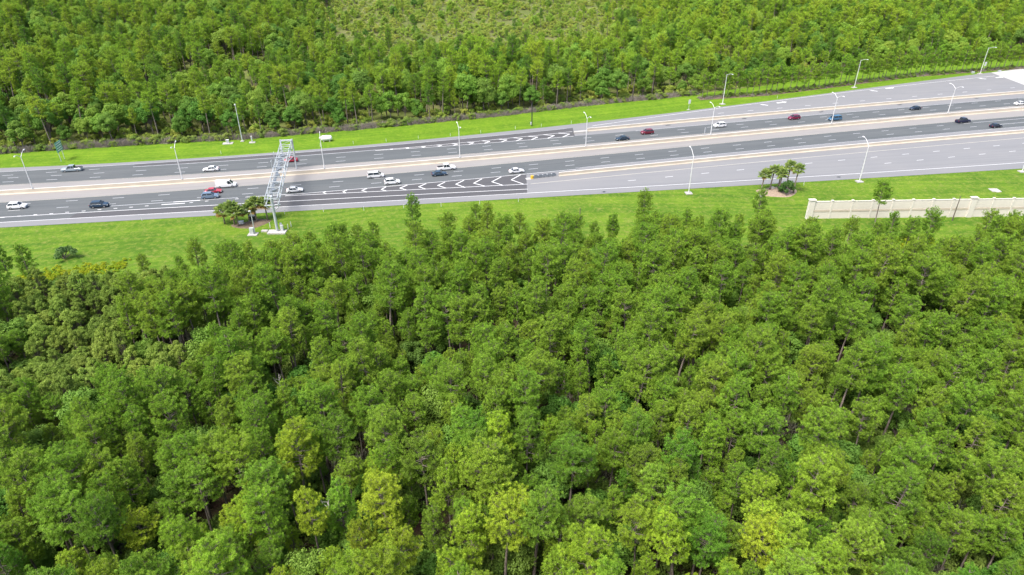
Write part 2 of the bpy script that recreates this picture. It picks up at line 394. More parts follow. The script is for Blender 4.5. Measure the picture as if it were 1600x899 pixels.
def chevron(ax, ay, ux, uy, lx, ly, wd):
    b = MB(); a = Vector((ax, ay, 0))
    for e in (Vector((ux, uy, 0)), Vector((lx, ly, 0))):
        t = (e-a).normalized(); n = Vector((-t.y, t.x, 0))*wd/2; s = a - t*wd*.25
        z = Vector((0, 0, PZ + (.004 if e.y < ay else .007)))
        b.add([s-n+z, e-n+z, e+n+z, s+n+z], [[0, 1, 2, 3]])
    b.build('chevron', M['paint'], road)
cn = [(-54.6, 184.9, -54.1, 185.8, -53.5, 183.8), (-49.0, 185.5, -48.1, 187.1, -47.9, 184.4), (-43.7, 186.5, -42.6, 188.0, -42.1, 185.2), (-38.2, 187.2, -37.2, 189.3, -36.5, 186.0),
      (-32.9, 188.3, -31.1, 190.7, -30.8, 186.8), (-27.5, 189.4, -25.6, 191.9, -25.3, 187.5), (-22.0, 190.4, -20.1, 193.1, -19.4, 188.3), (-16.7, 191.4, -14.5, 194.6, -13.8, 188.8),
      (-11.4, 192.2, -9.1, 195.9, -7.9, 189.8), (-6.0, 193.4, -3.3, 197.5, -2.8, 190.6), (-0.2, 195.0, 2.6, 199.2, 3.4, 191.5)]
for c in cn: chevron(*c, .36)
for ax in (-40.5, -35.1, -29.7, -24.2, -18.8, -13.3, -7.8, -1.8, 3.6, 9.1, 15.1, 20.7):
    u, l = float(fgore_up(ax)), float(fgore_lo(ax)); h = u-l; my = l + h*.52
    chevron(ax, my, ax-.7*h-.4, float(fgore_up(ax-.7*h-.4)), ax-.45*h-.3, float(fgore_lo(ax-.45*h-.3)), .42)
def arrow(x, y, rz, big):
    b = MB()
    if big: b.v = [(-1.9, -.5, 0), (1.2, -.5, 0), (1.2, -1.0, 0), (3.2, 0, 0), (1.2, 1.0, 0), (1.2, .5, 0), (-1.9, .5, 0)]
    else: b.v = [(-1.6, -.35, 0), (.1, -.35, 0), (.1, -.8, 0), (1.7, 0, 0), (.1, .8, 0), (.1, .35, 0), (-1.6, .35, 0)]
    b.f = [[0, 1, 5, 6], [2, 3, 4]]
    o = b.build('lane_arrow', M['paint'], road, loc=(x, y, PZ)); o.rotation_euler[2] = rz
for x, y, rz, big in ((103.2, 279.5, 2.6, 0), (111.2, 283.0, .35, 1), (158.6, 302.5, 2.6, 0), (167.5, 307.1, .35, 1), (219.8, 325.2, 2.6, 0), (229.2, 327.8, .35, 1)): arrow(x, y, rz, big)
for x, y in ((58.3, 251.2), (89.3, 259.8), (122.5, 269.1), (158.9, 279.7), (196.3, 289.8), (99.8, 197.4), (26.7, 185.4)):
    b = MB(); b.box((0, 0, .012), (1.9 if y > 240 else .7, .7, .02))
    for i in range(5): b.box((-.6+.3*i, 0, .025), (.08, .6, .02))
    o = b.build('drain_grate', M['dark_metal'], road, loc=(x, y, .002)); o.rotation_euler[2] = .28

# ------------------------------------------------------------------ concrete barriers
def barrier(name, f, x0, x1, label, h=1.05, n=120, wtop=.30, wbot=.75):
    t = thing(name, label, 'barrier', (x0, float(f(x0)), 0))
    xs = np.linspace(x0, x1, n+1); ys = np.asarray(f(xs)); dy = np.gradient(ys, xs)
    nx = -dy/np.hypot(1, dy); ny = 1/np.hypot(1, dy)
    prof = [(0, 0.0), (.02, .10), (.20, .34), (.225, h-.06), (.75-.225, h-.06), (.55, .34), (.73, .10), (.75, 0)]
    def sweep(pr):
        v = []; k = len(pr)
        for x, y, a, b in zip(xs, ys, nx, ny):
            for o, z in pr: v.append((x + a*o - x0, y + b*o - float(f(x0)), z))
        F = [[i*k+j, (i+1)*k+j, (i+1)*k+(j+1) % k, i*k+(j+1) % k] for i in range(n) for j in range(k)]
        F += [list(range(k)), [n*k+j for j in range(k)][::-1]]
        b = MB(); b.v = v; b.f = F; return b
    sweep(prof).build('barrier_body', M['barrier'], t)
    sweep([(.215, h-.058), (.215, h), (.535, h), (.535, h-.058)]).build('coping', M['barrier_top'], t)
    return t
barrier('median_barrier', med, X0, X1, 'long tan concrete barrier wall carrying the double light poles in the median', 1.30)
barrier('ramp_barrier', bar_near, 14.5, X1, 'tan concrete barrier wall starting behind the striped crash cushion', 1.15)
barrier('ramp_barrier', bar_far, 27.5, X1, 'tan concrete barrier wall starting at the white nose beyond the far gore', 1.15)
b = MB(); b.prism([(22.3, 240.6), (27.4, 241.9), (27.4, 243.6), (22.3, 242.0)], 0, .55)
tag(b.build('barrier_nose', M['concrete']), 'low white concrete nose at the tip of the far gore', 'barrier')
# crash cushion
cc = thing('crash_cushion', 'grey crash cushion with yellow nose ahead of the ramp barrier', 'crash cushion', (6.0, 196.2, 0), math.atan2(2.6, 8.4))
b = MB(); b.tube([(0.1, 0, 0), (0.1, 0, .85)], .48, 10); b.build('nose', M['yellow_plastic'], cc)
for i in range(5):
    b = MB(); b.box((1.3+1.45*i, -.42, .5), (1.4, .06, .62)); b.box((1.3+1.45*i, .42, .5), (1.4, .06, .62)); b.build('side_panel', M['grey_metal'], cc)
    b = MB(); b.box((.62+1.45*i, 0, .45), (.10, .74, .86)); b.build('diaphragm', M['galv'], cc)
b = MB(); b.box((.2, -.2, .012), (0.1, .1, .02)); b.prism([(-1.9, -.7), (-.4, -.85), (-.4, .85), (-1.9, .7)], .006, .05); b.build('concrete_pad', M['concrete'], cc)

# ------------------------------------------------------------------ light poles
def road_dir(f, x): return math.atan(slope(f, x))
def pole_meshes():
    d = {}
    def shaft(h): return MB().tube([(0, 0, 0), (0, 0, h*.5), (0, 0, h)], [.15, .12, .085], 8).data('shaft', M['pole_white'])
    d['shaft_med'] = shaft(9.6); d['shaft_side'] = shaft(11.2); d['shaft_far'] = shaft(12.0)
    def arm(s, h, ln, rise):
        pts = [(0, s*ln*t, h - .25 + rise*math.sin(t*math.pi/2)) for t in (0, .2, .4, .6, .8, 1)]
        return MB().tube(pts, [.08, .075, .07, .065, .06, .06], 6).data('arm', M['pole_white'])
    def head(s, h, ln, rise):
        b = MB(); y = s*(ln+.35); z = h - .25 + rise
        b.add([(-.16, y-.38, z-.05), (.16, y-.38, z-.05), (.16, y+.38, z-.05), (-.16, y+.38, z-.05), (-.10, y-.30, z+.12), (.10, y-.30, z+.12), (.10, y+.30, z+.12), (-.10, y+.30, z+.12)],
              [[3, 2, 1, 0], [4, 5, 6, 7], [0, 1, 5, 4], [1, 2, 6, 5], [2, 3, 7, 6], [3, 0, 4, 7]]); return b.data('luminaire', M['pole_white'])
    for s, k in ((1, 'f'), (-1, 'n')):
        d['arm_med_'+k] = arm(s, 9.6, 2.6, 1.3); d['head_med_'+k] = head(s, 9.6, 2.6, 1.3)
    d['arm_side'] = arm(1, 11.2, 3.0, 1.9); d['head_side'] = head(1, 11.2, 3.0, 1.9)
    d['arm_far'] = arm(-1, 12.0, 3.0, 1.0); d['head_far'] = head(-1, 12.0, 3.0, 1.0)
    d['collar'] = MB().tube([(0, 0, 0), (0, 0, .25)], .24, 8).data('base_collar', M['galv'])
    b = MB(); b.box((0, 0, .10), (1.9, 1.7, .30)); d['pad'] = b.data('concrete_pad', M['concrete'])
    return d
PM = pole_meshes()
for x in (-138.2, -98.2, -58.0, -16.8, 24.8, 70.0, 118.1, 168.7):
    y = float(med(x)) + .37
    t = thing('light_pole', 'white light pole with two curved arms on top of the median barrier', 'light pole', (x, y, 1.30), road_dir(med, x), 'double light poles along the median')
    for k, n in (('shaft_med', 'shaft'), ('collar', 'base_collar'), ('arm_med_f', 'arm'), ('arm_med_n', 'arm'), ('head_med_f', 'luminaire'), ('head_med_n', 'luminaire')): link(n, PM[k], t)
for x, y in ((51.0, 184.4), (104.3, 193.5), (158.7, 202.0)):
    t = thing('light_pole', 'white single-arm light pole on a white pad in the near grass verge', 'light pole', (x, y, gz(x, y)), road_dir(near_pave, x), 'single-arm light poles in the near verge')
    for k, n in (('shaft_side', 'shaft'), ('arm_side', 'arm'), ('head_side', 'luminaire'), ('pad', 'concrete_pad')): link(n, PM[k], t)
for x, y in ((86.6, 281.0), (152.9, 308.8), (224.6, 335.0)):
    t = thing('light_pole', 'tall white single-arm light pole in the far verge before the row of slender trees', 'light pole', (x, y, gz(x, y)), road_dir(far_pave, x), 'single-arm light poles in the far verge')
    for k, n in (('shaft_far', 'shaft'), ('arm_far', 'arm'), ('head_far', 'luminaire'), ('pad', 'concrete_pad')): link(n, PM[k], t)

# ------------------------------------------------------------------ toll gantry
rod_me = MB().tube([(0, 0, 0), (0, 0, 1)], 1.0, 8).data('rod', M['gantry'])
def rod(name, parent, a, b, r):
    a = Vector(a); b = Vector(b); o = link(name, rod_me, parent)
    o.matrix_local = Matrix.Translation(a) @ (b-a).to_track_quat('Z', 'Y').to_matrix().to_4x4() @ Matrix.Diagonal((r, r, (b-a).length, 1)); return o
N0 = Vector((-60.2, 159.0, 0)); F0 = Vector((-69.4, 204.2, 0))
ax = (F0-N0); span = ax.length; ax.normalize(); side = Vector((ax.y, -ax.x, 0))        # side points down the road
gt = thing('toll_gantry', 'pale grey steel truss gantry spanning the near carriageway beside the palms', 'gantry', (N0.x, N0.y, 0))
def G(s, u, z): p = ax*s + side*u; return Vector((p.x, p.y, z))
zg = gz(N0.x, N0.y); HB, HT, HW = 7.4, 9.2, 1.5
rod('column', gt, G(0, 0, zg), G(0, 0, HT+.3), .36)
rod('crossbeam', gt, G(0, -1.9, HB-.3), G(0, 1.9, HB-.3), .2); rod('knee_brace', gt, G(0, 0, HB-2.2), G(0, 1.8, HB-.4), .10); rod('knee_brace', gt, G(0, 0, HB-2.2), G(0, -1.8, HB-.4), .10)
for u in (-1.75, 1.75):
    rod('post', gt, G(span, u, .0), G(span, u, HT+.4), .22)
rod('crossbeam', gt, G(span, -1.75, HT+.2), G(span, 1.75, HT+.2), .16); rod('brace', gt, G(span, -1.75, 1.2), G(span, 1.75, 4.6), .10); rod('brace', gt, G(span, -1.75, 4.7), G(span, 1.75, 4.7), .10)
for u in (-HW, HW):
    for z in (HB, HT): rod('chord', gt, G(-.8, u, z), G(span, u, z), .105)
nb = 12
for i in range(nb+1):
    s = -.8 + (span+.6)*i/nb; s2 = -.8 + (span+.6)*(i+1)/nb
    rod('strut', gt, G(s, -HW, HT), G(s, HW, HT), .075); rod('strut', gt, G(s, -HW, HB), G(s, HW, HB), .07)
    for u in (-HW, HW): rod('strut', gt, G(s, u, HB), G(s, u, HT), .065)
    if i < nb:
        rod('diagonal', gt, G(s, -HW, HT), G(s2, HW, HT), .06)
        for u in (-HW, HW):
            a, bb = (HB, HT) if i % 2 else (HT, HB); rod('diagonal', gt, G(s, u, a), G(s2, u, bb), .055)
b = MB(); Mx = Matrix.Rotation(math.atan2(ax.y, ax.x), 3, 'Z')
for s in (8, 13.5, 19, 24.5, 30, 35.5): b.box(G(s, -.2, HB+.55), (1.2, .9, .5), Mx)
b.build('toll_reader', M['grey_metal'], gt)
b = MB(); b.box(G(22.5, -.9, HB+.12), (32, .7, .06), Mx); b.build('catwalk', M['grey_metal'], gt)
for s in (26.5, 33.5):
    rod('camera_arm', gt, G(s, -HW, HB+.2), G(s, -HW-1.0, HB+.2), .07); rod('camera_arm', gt, G(s, -HW-1.0, HB-.8), G(s, -HW-1.0, HB+2.4), .07); rod('camera_arm', gt, G(s-.9, -HW-1.0, HB+2.3), G(s+.9, -HW-1.0, HB+2.3), .06)
b = MB(); b.box((0, -.3, zg+.1), (4.6, 2.2, .4)); b.box((-3.4, .3, zg+.12), (1.6, 1.0, .35)); b.build('footing', M['concrete'], gt)
b = MB(); b.box((1.2, .2, zg+1.0), (.7, .5, 1.6)); b.box((.9, .7, zg+1.6), (.5, .4, 1.1)); b.build('control_box', M['galv'], gt)
for u, v_ in ((-2.6, 2.4), (-1.7, 5.3), (2.3, 1.6), (2.7, 2.9)):
    px, py = N0.x+u, N0.y+v_
    t = MB().tube([(0, 0, 0), (0, 0, 1.5)], .09, 6).build('bollard', M['white_plastic'], loc=(px, py, gz(px, py)-.05)); tag(t, 'thin white marker post around the gantry footing', 'post', 'marker posts by the gantry')

# cabinets and poles in the verges
def cabinet(x, y, label, pw=3.4, pd=2.0, cw=.9, ch=1.1, cat='cabinet', mat='galv', pz=None):
    z = gz(x, y); t = thing('utility_cabinet', label, cat, (x, y, z), .18)
    b = MB(); b.box((0, 0, .06), (pw, pd, .26)); b.build('concrete_pad', M['concrete'], t)
    b = MB(); b.box((0, 0, .19+ch/2), (cw, cw*.7, ch)); b.build('box', M[mat], t)
    b = MB(); b.box((0, 0, .22+ch), (cw+.16, cw*.7+.16, .08)); b.build('lid', M['white_plastic'], t)
    return t
cabinet(-98.6, 230.3, 'low cabinet on a wide white pad in the far verge')
cabinet(-90.5, 231.3, 'narrow upright cabinet on a small white pad in the far verge', 2.0, 1.4, .35, 2.1)
cabinet(-71.1, 163.6, 'white round-topped cabinet on the mulch among the palms', 1.6, 1.0, 1.2, .5, mat='white_plastic')
cabinet(-68.6, 165.6, 'dark louvred equipment cabinet behind the palm trunks', 2.2, 1.3, 1.5, 1.3, mat='dark_metal')
cp = thing('camera_pole', 'slim grey pole with a metal cabinet at its foot beside the palms', 'camera pole', (-66.0, 157.6, gz(-66, 157.6)))
MB().tube([(.5, 0, 0), (.5, 0, 6.6)], [.15, .09], 8).build('shaft', M['galv'], cp)
b = MB(); b.box((-.2, 0, 1.0), (1.0, .7, 1.7)); b.build('cabinet', M['galv'], cp)
b = MB(); b.box((0, -.1, .06), (2.4, 1.8, .26)); b.build('concrete_pad', M['concrete'], cp)
b = MB(); b.box((.3, -.2, 6.5), (.5, .25, .22)); b.build('camera', M['white_plastic'], cp)
t = thing('traffic_pole', 'tall thin steel pole standing at the edge of the far brush', 'pole', (-94.4, 232.7, gz(-94.4, 232.7)))
MB().tube([(0, 0, 0), (0, 0, 13.2)], [.20, .11], 8).build('shaft', M['galv'], t); b = MB(); b.box((0, -.2, 12.9), (.35, .5, .35)); b.build('camera', M['white_plastic'], t); b = MB(); b.box((0, 0, .1), (1.1, 1.1, .3)); b.build('concrete_pad', M['concrete'], t)
t = thing('traffic_pole', 'black pole with a grey box low on its shaft in the far verge', 'pole', (7.4, 250.6, gz(7.4, 250.6)))
MB().tube([(0, 0, 0), (0, 0, 8.6)], [.22, .15], 8).build('shaft', M['dark_metal'], t); b = MB(); b.box((-.35, -.1, 1.1), (.45, .4, 1.0)); b.build('box', M['galv'], t)
for x, y, lb, h, mt in ((16.9, 156.7, 'slim dark utility pole with a white box in the grass below the crash cushion', 7.4, 1), (117.1, 166.2, 'thin leaning dark utility pole standing in front of the beige wall', 7.0, 0)):
    t = thing('utility_pole', lb, 'utility pole', (x, y, gz(x, y)))
    MB().tube([(0, 0, 0), (.02, .02, h*.5), (.06, .05, h)], [.16, .13, .10], 7).build('shaft', M['wood_pole'], t)
    if mt: b = MB(); b.box((.22, -.1, h*.66), (.42, .36, .75)); b.build('box', M['white_plastic'], t)
# propane-like tank
tk = thing('tank', 'pale horizontal tank lying on saddles in the far verge', 'tank', (-65.0, 233.2, gz(-65, 233.2)), .2)
pr = [(-2.0, .05), (-1.9, .55), (-1.6, .85), (-1.2, .95), (1.2, .95), (1.6, .85), (1.9, .55), (2.0, .05)]
MB().tube([(x, 0, 1.15) for x, r in pr], [r for x, r in pr], 14).build('shell', M['white_plastic'], tk, True)
for x in (-1.0, 1.0):
    b = MB(); b.box((x, 0, .18), (.3, 1.5, .5)); b.build('saddle', M['concrete'], tk)
b = MB(); b.tube([(0, 0, 2.0), (0, 0, 2.25)], .22, 8); b.build('valve_cover', M['galv'], tk)
# green guide sign
sg = thing('guide_sign', 'green guide sign with slanting rows of white lettering on two steel legs', 'sign', (-146.3, 213.4, gz(-146.3, 213.4)), math.radians(98))
for x in (-1.3, 1.3): rod('leg', sg, (x, 0, 0), (x, 0, 6.2), .10)
b = MB(); b.box((0, -.14, 4.7), (4.1, .08, 3.2)); b.build('panel', M['sign_green'], sg)
b = MB(); 
for zz in (3.17, 6.23): b.box((0, -.187, zz), (3.9, .012, .06))
for xx in (-1.98, 1.98): b.box((xx, -.187, 4.7), (.06, .012, 3.0))
b.build('border', M['sign_white'], sg)
for r, zz in enumerate((5.75, 5.05, 4.35, 3.65)):
    b = MB(); x = -1.7
    while x < 1.55:
        lw = random.uniform(.20, .30); b.box((x+lw/2, -.19, zz), (lw, .014, .40)); x += lw + (.04 if random.random() > .15 else .16)
    b.build('lettering', M['sign_white'], sg)
def small_sign(x, y, label, h, bw, bh, rz, pad=True):
    t = thing('road_sign', label, 'sign', (x, y, gz(x, y)), rz)
    MB().tube([(0, 0, 0), (0, 0, h)], .07, 6).build('post', M['galv'], t)
    b = MB(); b.box((0, -.1, h-bh/2), (bw, .05, bh)); b.build('panel', M['white_plastic'], t)
    if pad: b = MB(); b.box((0, 0, .05), (1.2, .8, .16)); b.build('concrete_pad', M['concrete'], t)
small_sign(70.8, 272.8, 'white panel sign on a single post in the far verge', 4.0, 1.1, 1.6, .5)
t = thing('road_sign', 'narrow white panel sign mounted on the median barrier', 'sign', (67.6, float(med(67.6))+.37, 1.30), .9)
MB().tube([(0, 0, 0), (0, 0, 2.7)], .06, 6).build('post', M['galv'], t); b = MB(); b.box((0, -.1, 1.9), (.8, .05, 1.6)); b.build('panel', M['white_plastic'], t)
small_sign(230.0, 341.5, 'round-cornered white sign behind the last tall light pole', 4.4, 1.7, 1.9, .5, False)
for x, y in ((236.0, 338.6), (222.2, 336.8)):
    b = MB(); b.box((0, 0, .35), (1.3, .8, .8)); b.box((0, 0, .8), (1.4, .9, .1)); tag(b.build('utility_box', M['galv'], loc=(x, y, gz(x, y))), 'small pale utility box near the foot of the last tall light pole', 'utility box', 'boxes by the last tall pole')
b = MB(); b.box((0, 0, .05), (2.6, 2.4, .2)); b.prism([(-1.2, .4), (-.3, -1.6), (.9, -1.4), (1.3, .6)], 0, .12); tag(b.build('drain_inlet', M['concrete'], loc=(141.4, 187.4, gz(141.4, 187.4))), 'white concrete drain inlet in the grass behind the beige wall', 'drain inlet')
dl = MB().tube([(0, 0, 0), (0, 0, 1.15)], .06, 6).data('delineator_post', M['white_plastic'])
db = MB().tube([(0, 0, .9), (0, 0, 1.12)], .07, 6).data('reflector_band', M['galv'])
for x, y in [(-97.9, 165.3), (-61.4, 169.6), (-51.3, 171.2), (-40.5, 172.2), (-29.8, 173.7), (-19.6, 174.7), (-9.0, 176.5), (1.8, 178.1), (86.5, 190.6), (-135, 158.9)]:
    t = thing('delineator', 'thin white delineator post at the near pavement edge', 'delineator', (x, y, gz(x, y)-.03), 0, 'near delineator posts'); link('stake', dl, t); link('reflector_band', db, t)
for x, y in [(-96.8, 219.0), (-65.6, 226.6), (-54.9, 229.4), (-43.9, 231.8), (-33.1, 235.3), (-22.0, 238.2), (-11.3, 241.6), (1.2, 246.6), (10.9, 249.6), (22.3, 253.4), (112.3, 290.4)]:
    y = max(y, float(far_pave(x))+.8)
    t = thing('delineator', 'thin white delineator post at the far pavement edge', 'delineator', (x, y, gz(x, y)-.03), 0, 'far delineator posts'); link('stake', dl, t); link('reflector_band', db, t)

# ------------------------------------------------------------------ beige sound wall
W0 = Vector((79.0, 166.9, 0)); W1 = Vector((245.0, 173.2, 0)); wd = (W1-W0); wlen = wd.length
wt = thing('sound_wall', 'long beige precast sound wall with posts at the edge of the woods', 'wall', (W0.x, W0.y, -.5), math.atan2(wd.y, wd.x))
WH = 5.3; bay = 5.45
pm_lo = MB(); pm_lo.box((bay/2, 0, 1.15), (bay-.3, .22, 2.3)); pm_lo = pm_lo.data('lower_panel', M['wall'])
pm_md = MB(); pm_md.box((bay/2, -.03, 2.58), (bay-.3, .30, .50)); pm_md = pm_md.data('band', M['wall_band'])
pm_up = MB(); pm_up.box((bay/2, 0, 4.02), (bay-.3, .22, 2.32)); pm_up = pm_up.data('upper_panel', M['wall'])
pm_cp = MB(); pm_cp.box((bay/2, 0, 5.25), (bay-.3, .34, .12)); pm_cp = pm_cp.data('coping', M['wall_post'])
pm_po = MB(); pm_po.box((0, 0, 2.72), (.42, .44, 5.44)); pm_po.box((0, 0, 5.50), (.62, .60, .12)); pm_po = pm_po.data('post', M['wall_post'])
pm_pi = MB(); pm_pi.box((0, 0, 2.85), (1.5, .85, 5.7)); pm_pi.box((0, 0, 5.78), (1.85, 1.15, .16)); pm_pi = pm_pi.data('pilaster', M['wall_post'])
nbay = int(wlen/bay)
for i in range(nbay+1):
    pil = i in (0, 8, 17, 26)
    link('pilaster' if pil else 'post', pm_pi if pil else pm_po, wt, (i*bay, 0, 0))
    if i < nbay:
        for n, m_ in (('lower_panel', pm_lo), ('band', pm_md), ('upper_panel', pm_up), ('coping', pm_cp)): link(n, m_, wt, (i*bay, 0, 0))

# ------------------------------------------------------------------ vehicles
KIND = {
 'sedan':  dict(L=4.75, W=1.82, st=[(-2.37, .62, .78), (-2.2, .92, .86), (-1.5, 1.00, .91), (0, .96, .91), (1.0, .95, .91), (1.9, .82, .87), (2.3, .68, .80), (2.37, .50, .74)], gl=(-1.75, .95, -1.0, .25, 1.44), z0=.95),
 'suv':    dict(L=4.65, W=1.88, st=[(-2.32, .85, .82), (-2.2, 1.20, .90), (-1.2, 1.22, .94), (.8, 1.16, .94), (1.2, 1.10, .93), (2.0, .98, .90), (2.28, .82, .84), (2.32, .55, .78)], gl=(-2.1, 1.15, -1.65, .35, 1.72), z0=1.18),
 'minivan': dict(L=5.1, W=1.98, st=[(-2.55, .75, .86), (-2.45, 1.16, .95), (-1.2, 1.18, .99), (1.2, 1.12, .99), (1.6, 1.02, .97), (2.3, .84, .92), (2.52, .70, .85), (2.55, .5, .78)], gl=(-2.4, 1.75, -2.05, .75, 1.80), z0=1.14),
 'van':    dict(L=5.7, W=2.02, st=[(-2.85, .7, .92), (-2.8, 1.22, 1.0), (-1.2, 1.25, 1.01), (1.2, 1.22, 1.01), (1.75, 1.15, 1.0), (2.5, 1.00, .95), (2.8, .85, .90), (2.85, .55, .82)], gl=(-2.75, 1.95, -2.70, 1.15, 2.12), z0=1.2),
 'pickup': dict(L=5.75, W=2.0, st=[(-2.87, .70, .92), (-2.82, 1.10, .98), (-1.2, 1.12, 1.0), (.4, 1.12, 1.0), (1.4, 1.12, 1.0), (2.3, 1.06, .97), (2.82, .95, .93), (2.87, .6, .86)], gl=(-.95, 1.35, -.75, .65, 1.88), z0=1.1),
}
def car_meshes(kind):
    k = KIND[kind]; out = {}
    b = MB(); n = len(k['st'])
    for x, zt, hw in k['st']:
        zb = .26; pr = [(-hw*.90, zb), (-hw, zb+.22), (-hw*.985, zt-.12), (-hw*.86, zt), (hw*.86, zt), (hw*.985, zt-.12), (hw, zb+.22), (hw*.90, zb)]
        b.v += [(x, y, z) for y, z in pr]
    for i in range(n-1):
        for j in range(8):
            j2 = (j+1) % 8; b.f.append([i*8+j, i*8+j2, (i+1)*8+j2, (i+1)*8+j])
    b.f.append(list(range(8))[::-1]); b.f.append([(n-1)*8+j for j in range(8)])
    x0, x1, x2, x3, zr = k['gl']; z0 = k['z0']-.06; hw = k['W']/2*.94; hr = hw*.80
    roof = [(x2, -hr), (x3, -hr), (x3, hr), (x2, hr)]
    lo = [(x0, -hw), (x1, -hw), (x1, hw), (x0, hw)]
    b.prism([(x2-.06, -hr-.03), (x3+.06, -hr-.03), (x3+.06, hr+.03), (x2-.06, hr+.03)], zr-.05, zr)
    for (a, c) in zip(lo, roof): b.tube([(a[0], a[1], z0), (c[0], c[1], zr-.03)], .055, 5)
    xm = (x2+x3)/2
    for s in (-1, 1): b.tube([(xm, s*hw, z0), (xm, s*hr, zr-.03)], .05, 5)
    if kind == 'van':      # closed cargo sides
        xc = .55
        for s in (-1, 1):
            b.add([(x0, s*hw*1.01, z0), (xc, s*hw*1.01, z0), (xc, s*hr*1.10, zr-.04), (x2, s*hr*1.10, zr-.04)], [[0, 1, 2, 3] if s < 0 else [3, 2, 1, 0]])
        b.add([(x0-.02, -hw, z0), (x0-.02, hw, z0), (x2-.05, hr*1.1, zr-.03), (x2-.05, -hr*1.1, zr-.03)], [[3, 2, 1, 0]])
    for s in (-1, 1): b.box((x1-.25, s*(hw+.16), z0+.12), (.14, .22, .14))
    out['body'] = b.data('body', M['car_paint'])
    def pane(q):
        b = MB(); c = sum((Vector(p) for p in q), Vector())/4; q = [Vector(p) for p in q]
        nrm = (q[1]-q[0]).cross(q[3]-q[0]).normalized()*.02
        b.add([p+nrm for p in q]+[p-nrm for p in q], [[0, 1, 2, 3], [7, 6, 5, 4], [0, 4, 5, 1], [1, 5, 6, 2], [2, 6, 7, 3], [3, 7, 4, 0]]); return b
    zt = zr-.05
    out['windscreen'] = pane([(x1, -hw*.95, z0), (x1, hw*.95, z0), (x3, hr*.95, zt), (x3, -hr*.95, zt)]).data('windscreen', M['glass'])
    out['rear_window'] = pane([(x0, hw*.95, z0), (x0, -hw*.95, z0), (x2, -hr*.95, zt), (x2, hr*.95, zt)]).data('rear_window', M['glass'])
    xa, xb = (x0, x2) if kind != 'van' else (.62, .62)
    for s, nm in ((-1, 'wr'), (1, 'wl')):
        out[nm] = pane([(xa+.05, s*hw, z0), (x1-.05, s*hw, z0), (x3-.03, s*hr, zt), (xb+.03, s*hr, zt)]).data('side_window', M['glass'])
    if kind == 'pickup':
        b = MB(); b.box((-1.9, 0, 1.10), (1.75, 1.62, .10)); out['bed'] = b.data('cargo_bed', M['bed_dark'])
    hx = k['st'][-2][0]; hz = k['st'][-2][1]; hy = k['st'][-2][2]
    b = MB(); b.box((hx-.06, 0, hz-.10), (.24, .36, .16)); out['headlight'] = (b.data('headlight', M['lamp_clear']), hy-.16)
    rx = k['st'][0][0]; ry = k['st'][1][2]
    b = MB(); b.box((rx+.06, 0, .80 if kind == 'sedan' else .92), (.14, .26, .22)); out['taillight'] = (b.data('taillight', M['lamp_red']), ry-.16)
    b = MB(); b.box((k['st'][-1][0]-.01, 0, .45), (.06, 1.0, .18)); out['grille'] = b.data('grille', M['bed_dark'])
    return out
tyre_me = MB(); tyre_me.tube([(0, -.11, 0), (0, .11, 0)], .345, 14); tyre_me = tyre_me.data('tyre', M['rubber'])
rim_me = MB(); rim_me.tube([(0, -.118, 0), (0, .118, 0)], .205, 10); rim_me = rim_me.data('rim', M['rim'])
wheel_me = MB(); wheel_me.tube([(0, -.122, 0), (0, .122, 0)], .06, 6); wheel_me = wheel_me.data('wheel', M['rim'])
CM = {k: car_meshes(k) for k in KIND}
def vehicle(kind, x, y, f, heading, color, label, name='parked'):
    rz = math.atan(slope(f, x)) + (0 if heading > 0 else math.pi)
    nm = {'sedan': 'sedan_car', 'suv': 'suv_car', 'minivan': 'minivan', 'van': 'cargo_van', 'pickup': 'pickup_truck'}[kind]
    cat = {'sedan': 'car', 'suv': 'suv', 'minivan': 'minivan', 'van': 'van', 'pickup': 'pickup truck'}[kind]
    t = thing(nm, label, cat, (x, y, .006), rz, 'vehicles driving on the highway'); m = CM[kind]
    o = link('body', m['body'], t); o.color = (*[c*.78 for c in color], 1)
    link('windscreen', m['windscreen'], t)
    if kind != 'van': link('rear_window', m['rear_window'], t)
    link('side_window', m['wr'], t); link('side_window', m['wl'], t); link('grille', m['grille'], t)
    if 'bed' in m: link('cargo_bed', m['bed'], t)
    for s in (-1, 1):
        link('headlight', m['headlight'][0], t, (0, s*m['headlight'][1], 0)); link('taillight', m['taillight'][0], t, (0, s*m['taillight'][1], 0))
    L_ = KIND[kind]['L']; hw = KIND[kind]['W']/2
    for xx in (-L_*.30, L_*.31):
        for s in (-1, 1):
            wh = link('wheel', wheel_me, t, (xx, s*(hw-.09), .345)); link('tyre', tyre_me, wh); link('rim', rim_me, wh)
WHITE = (.80, .80, .80)
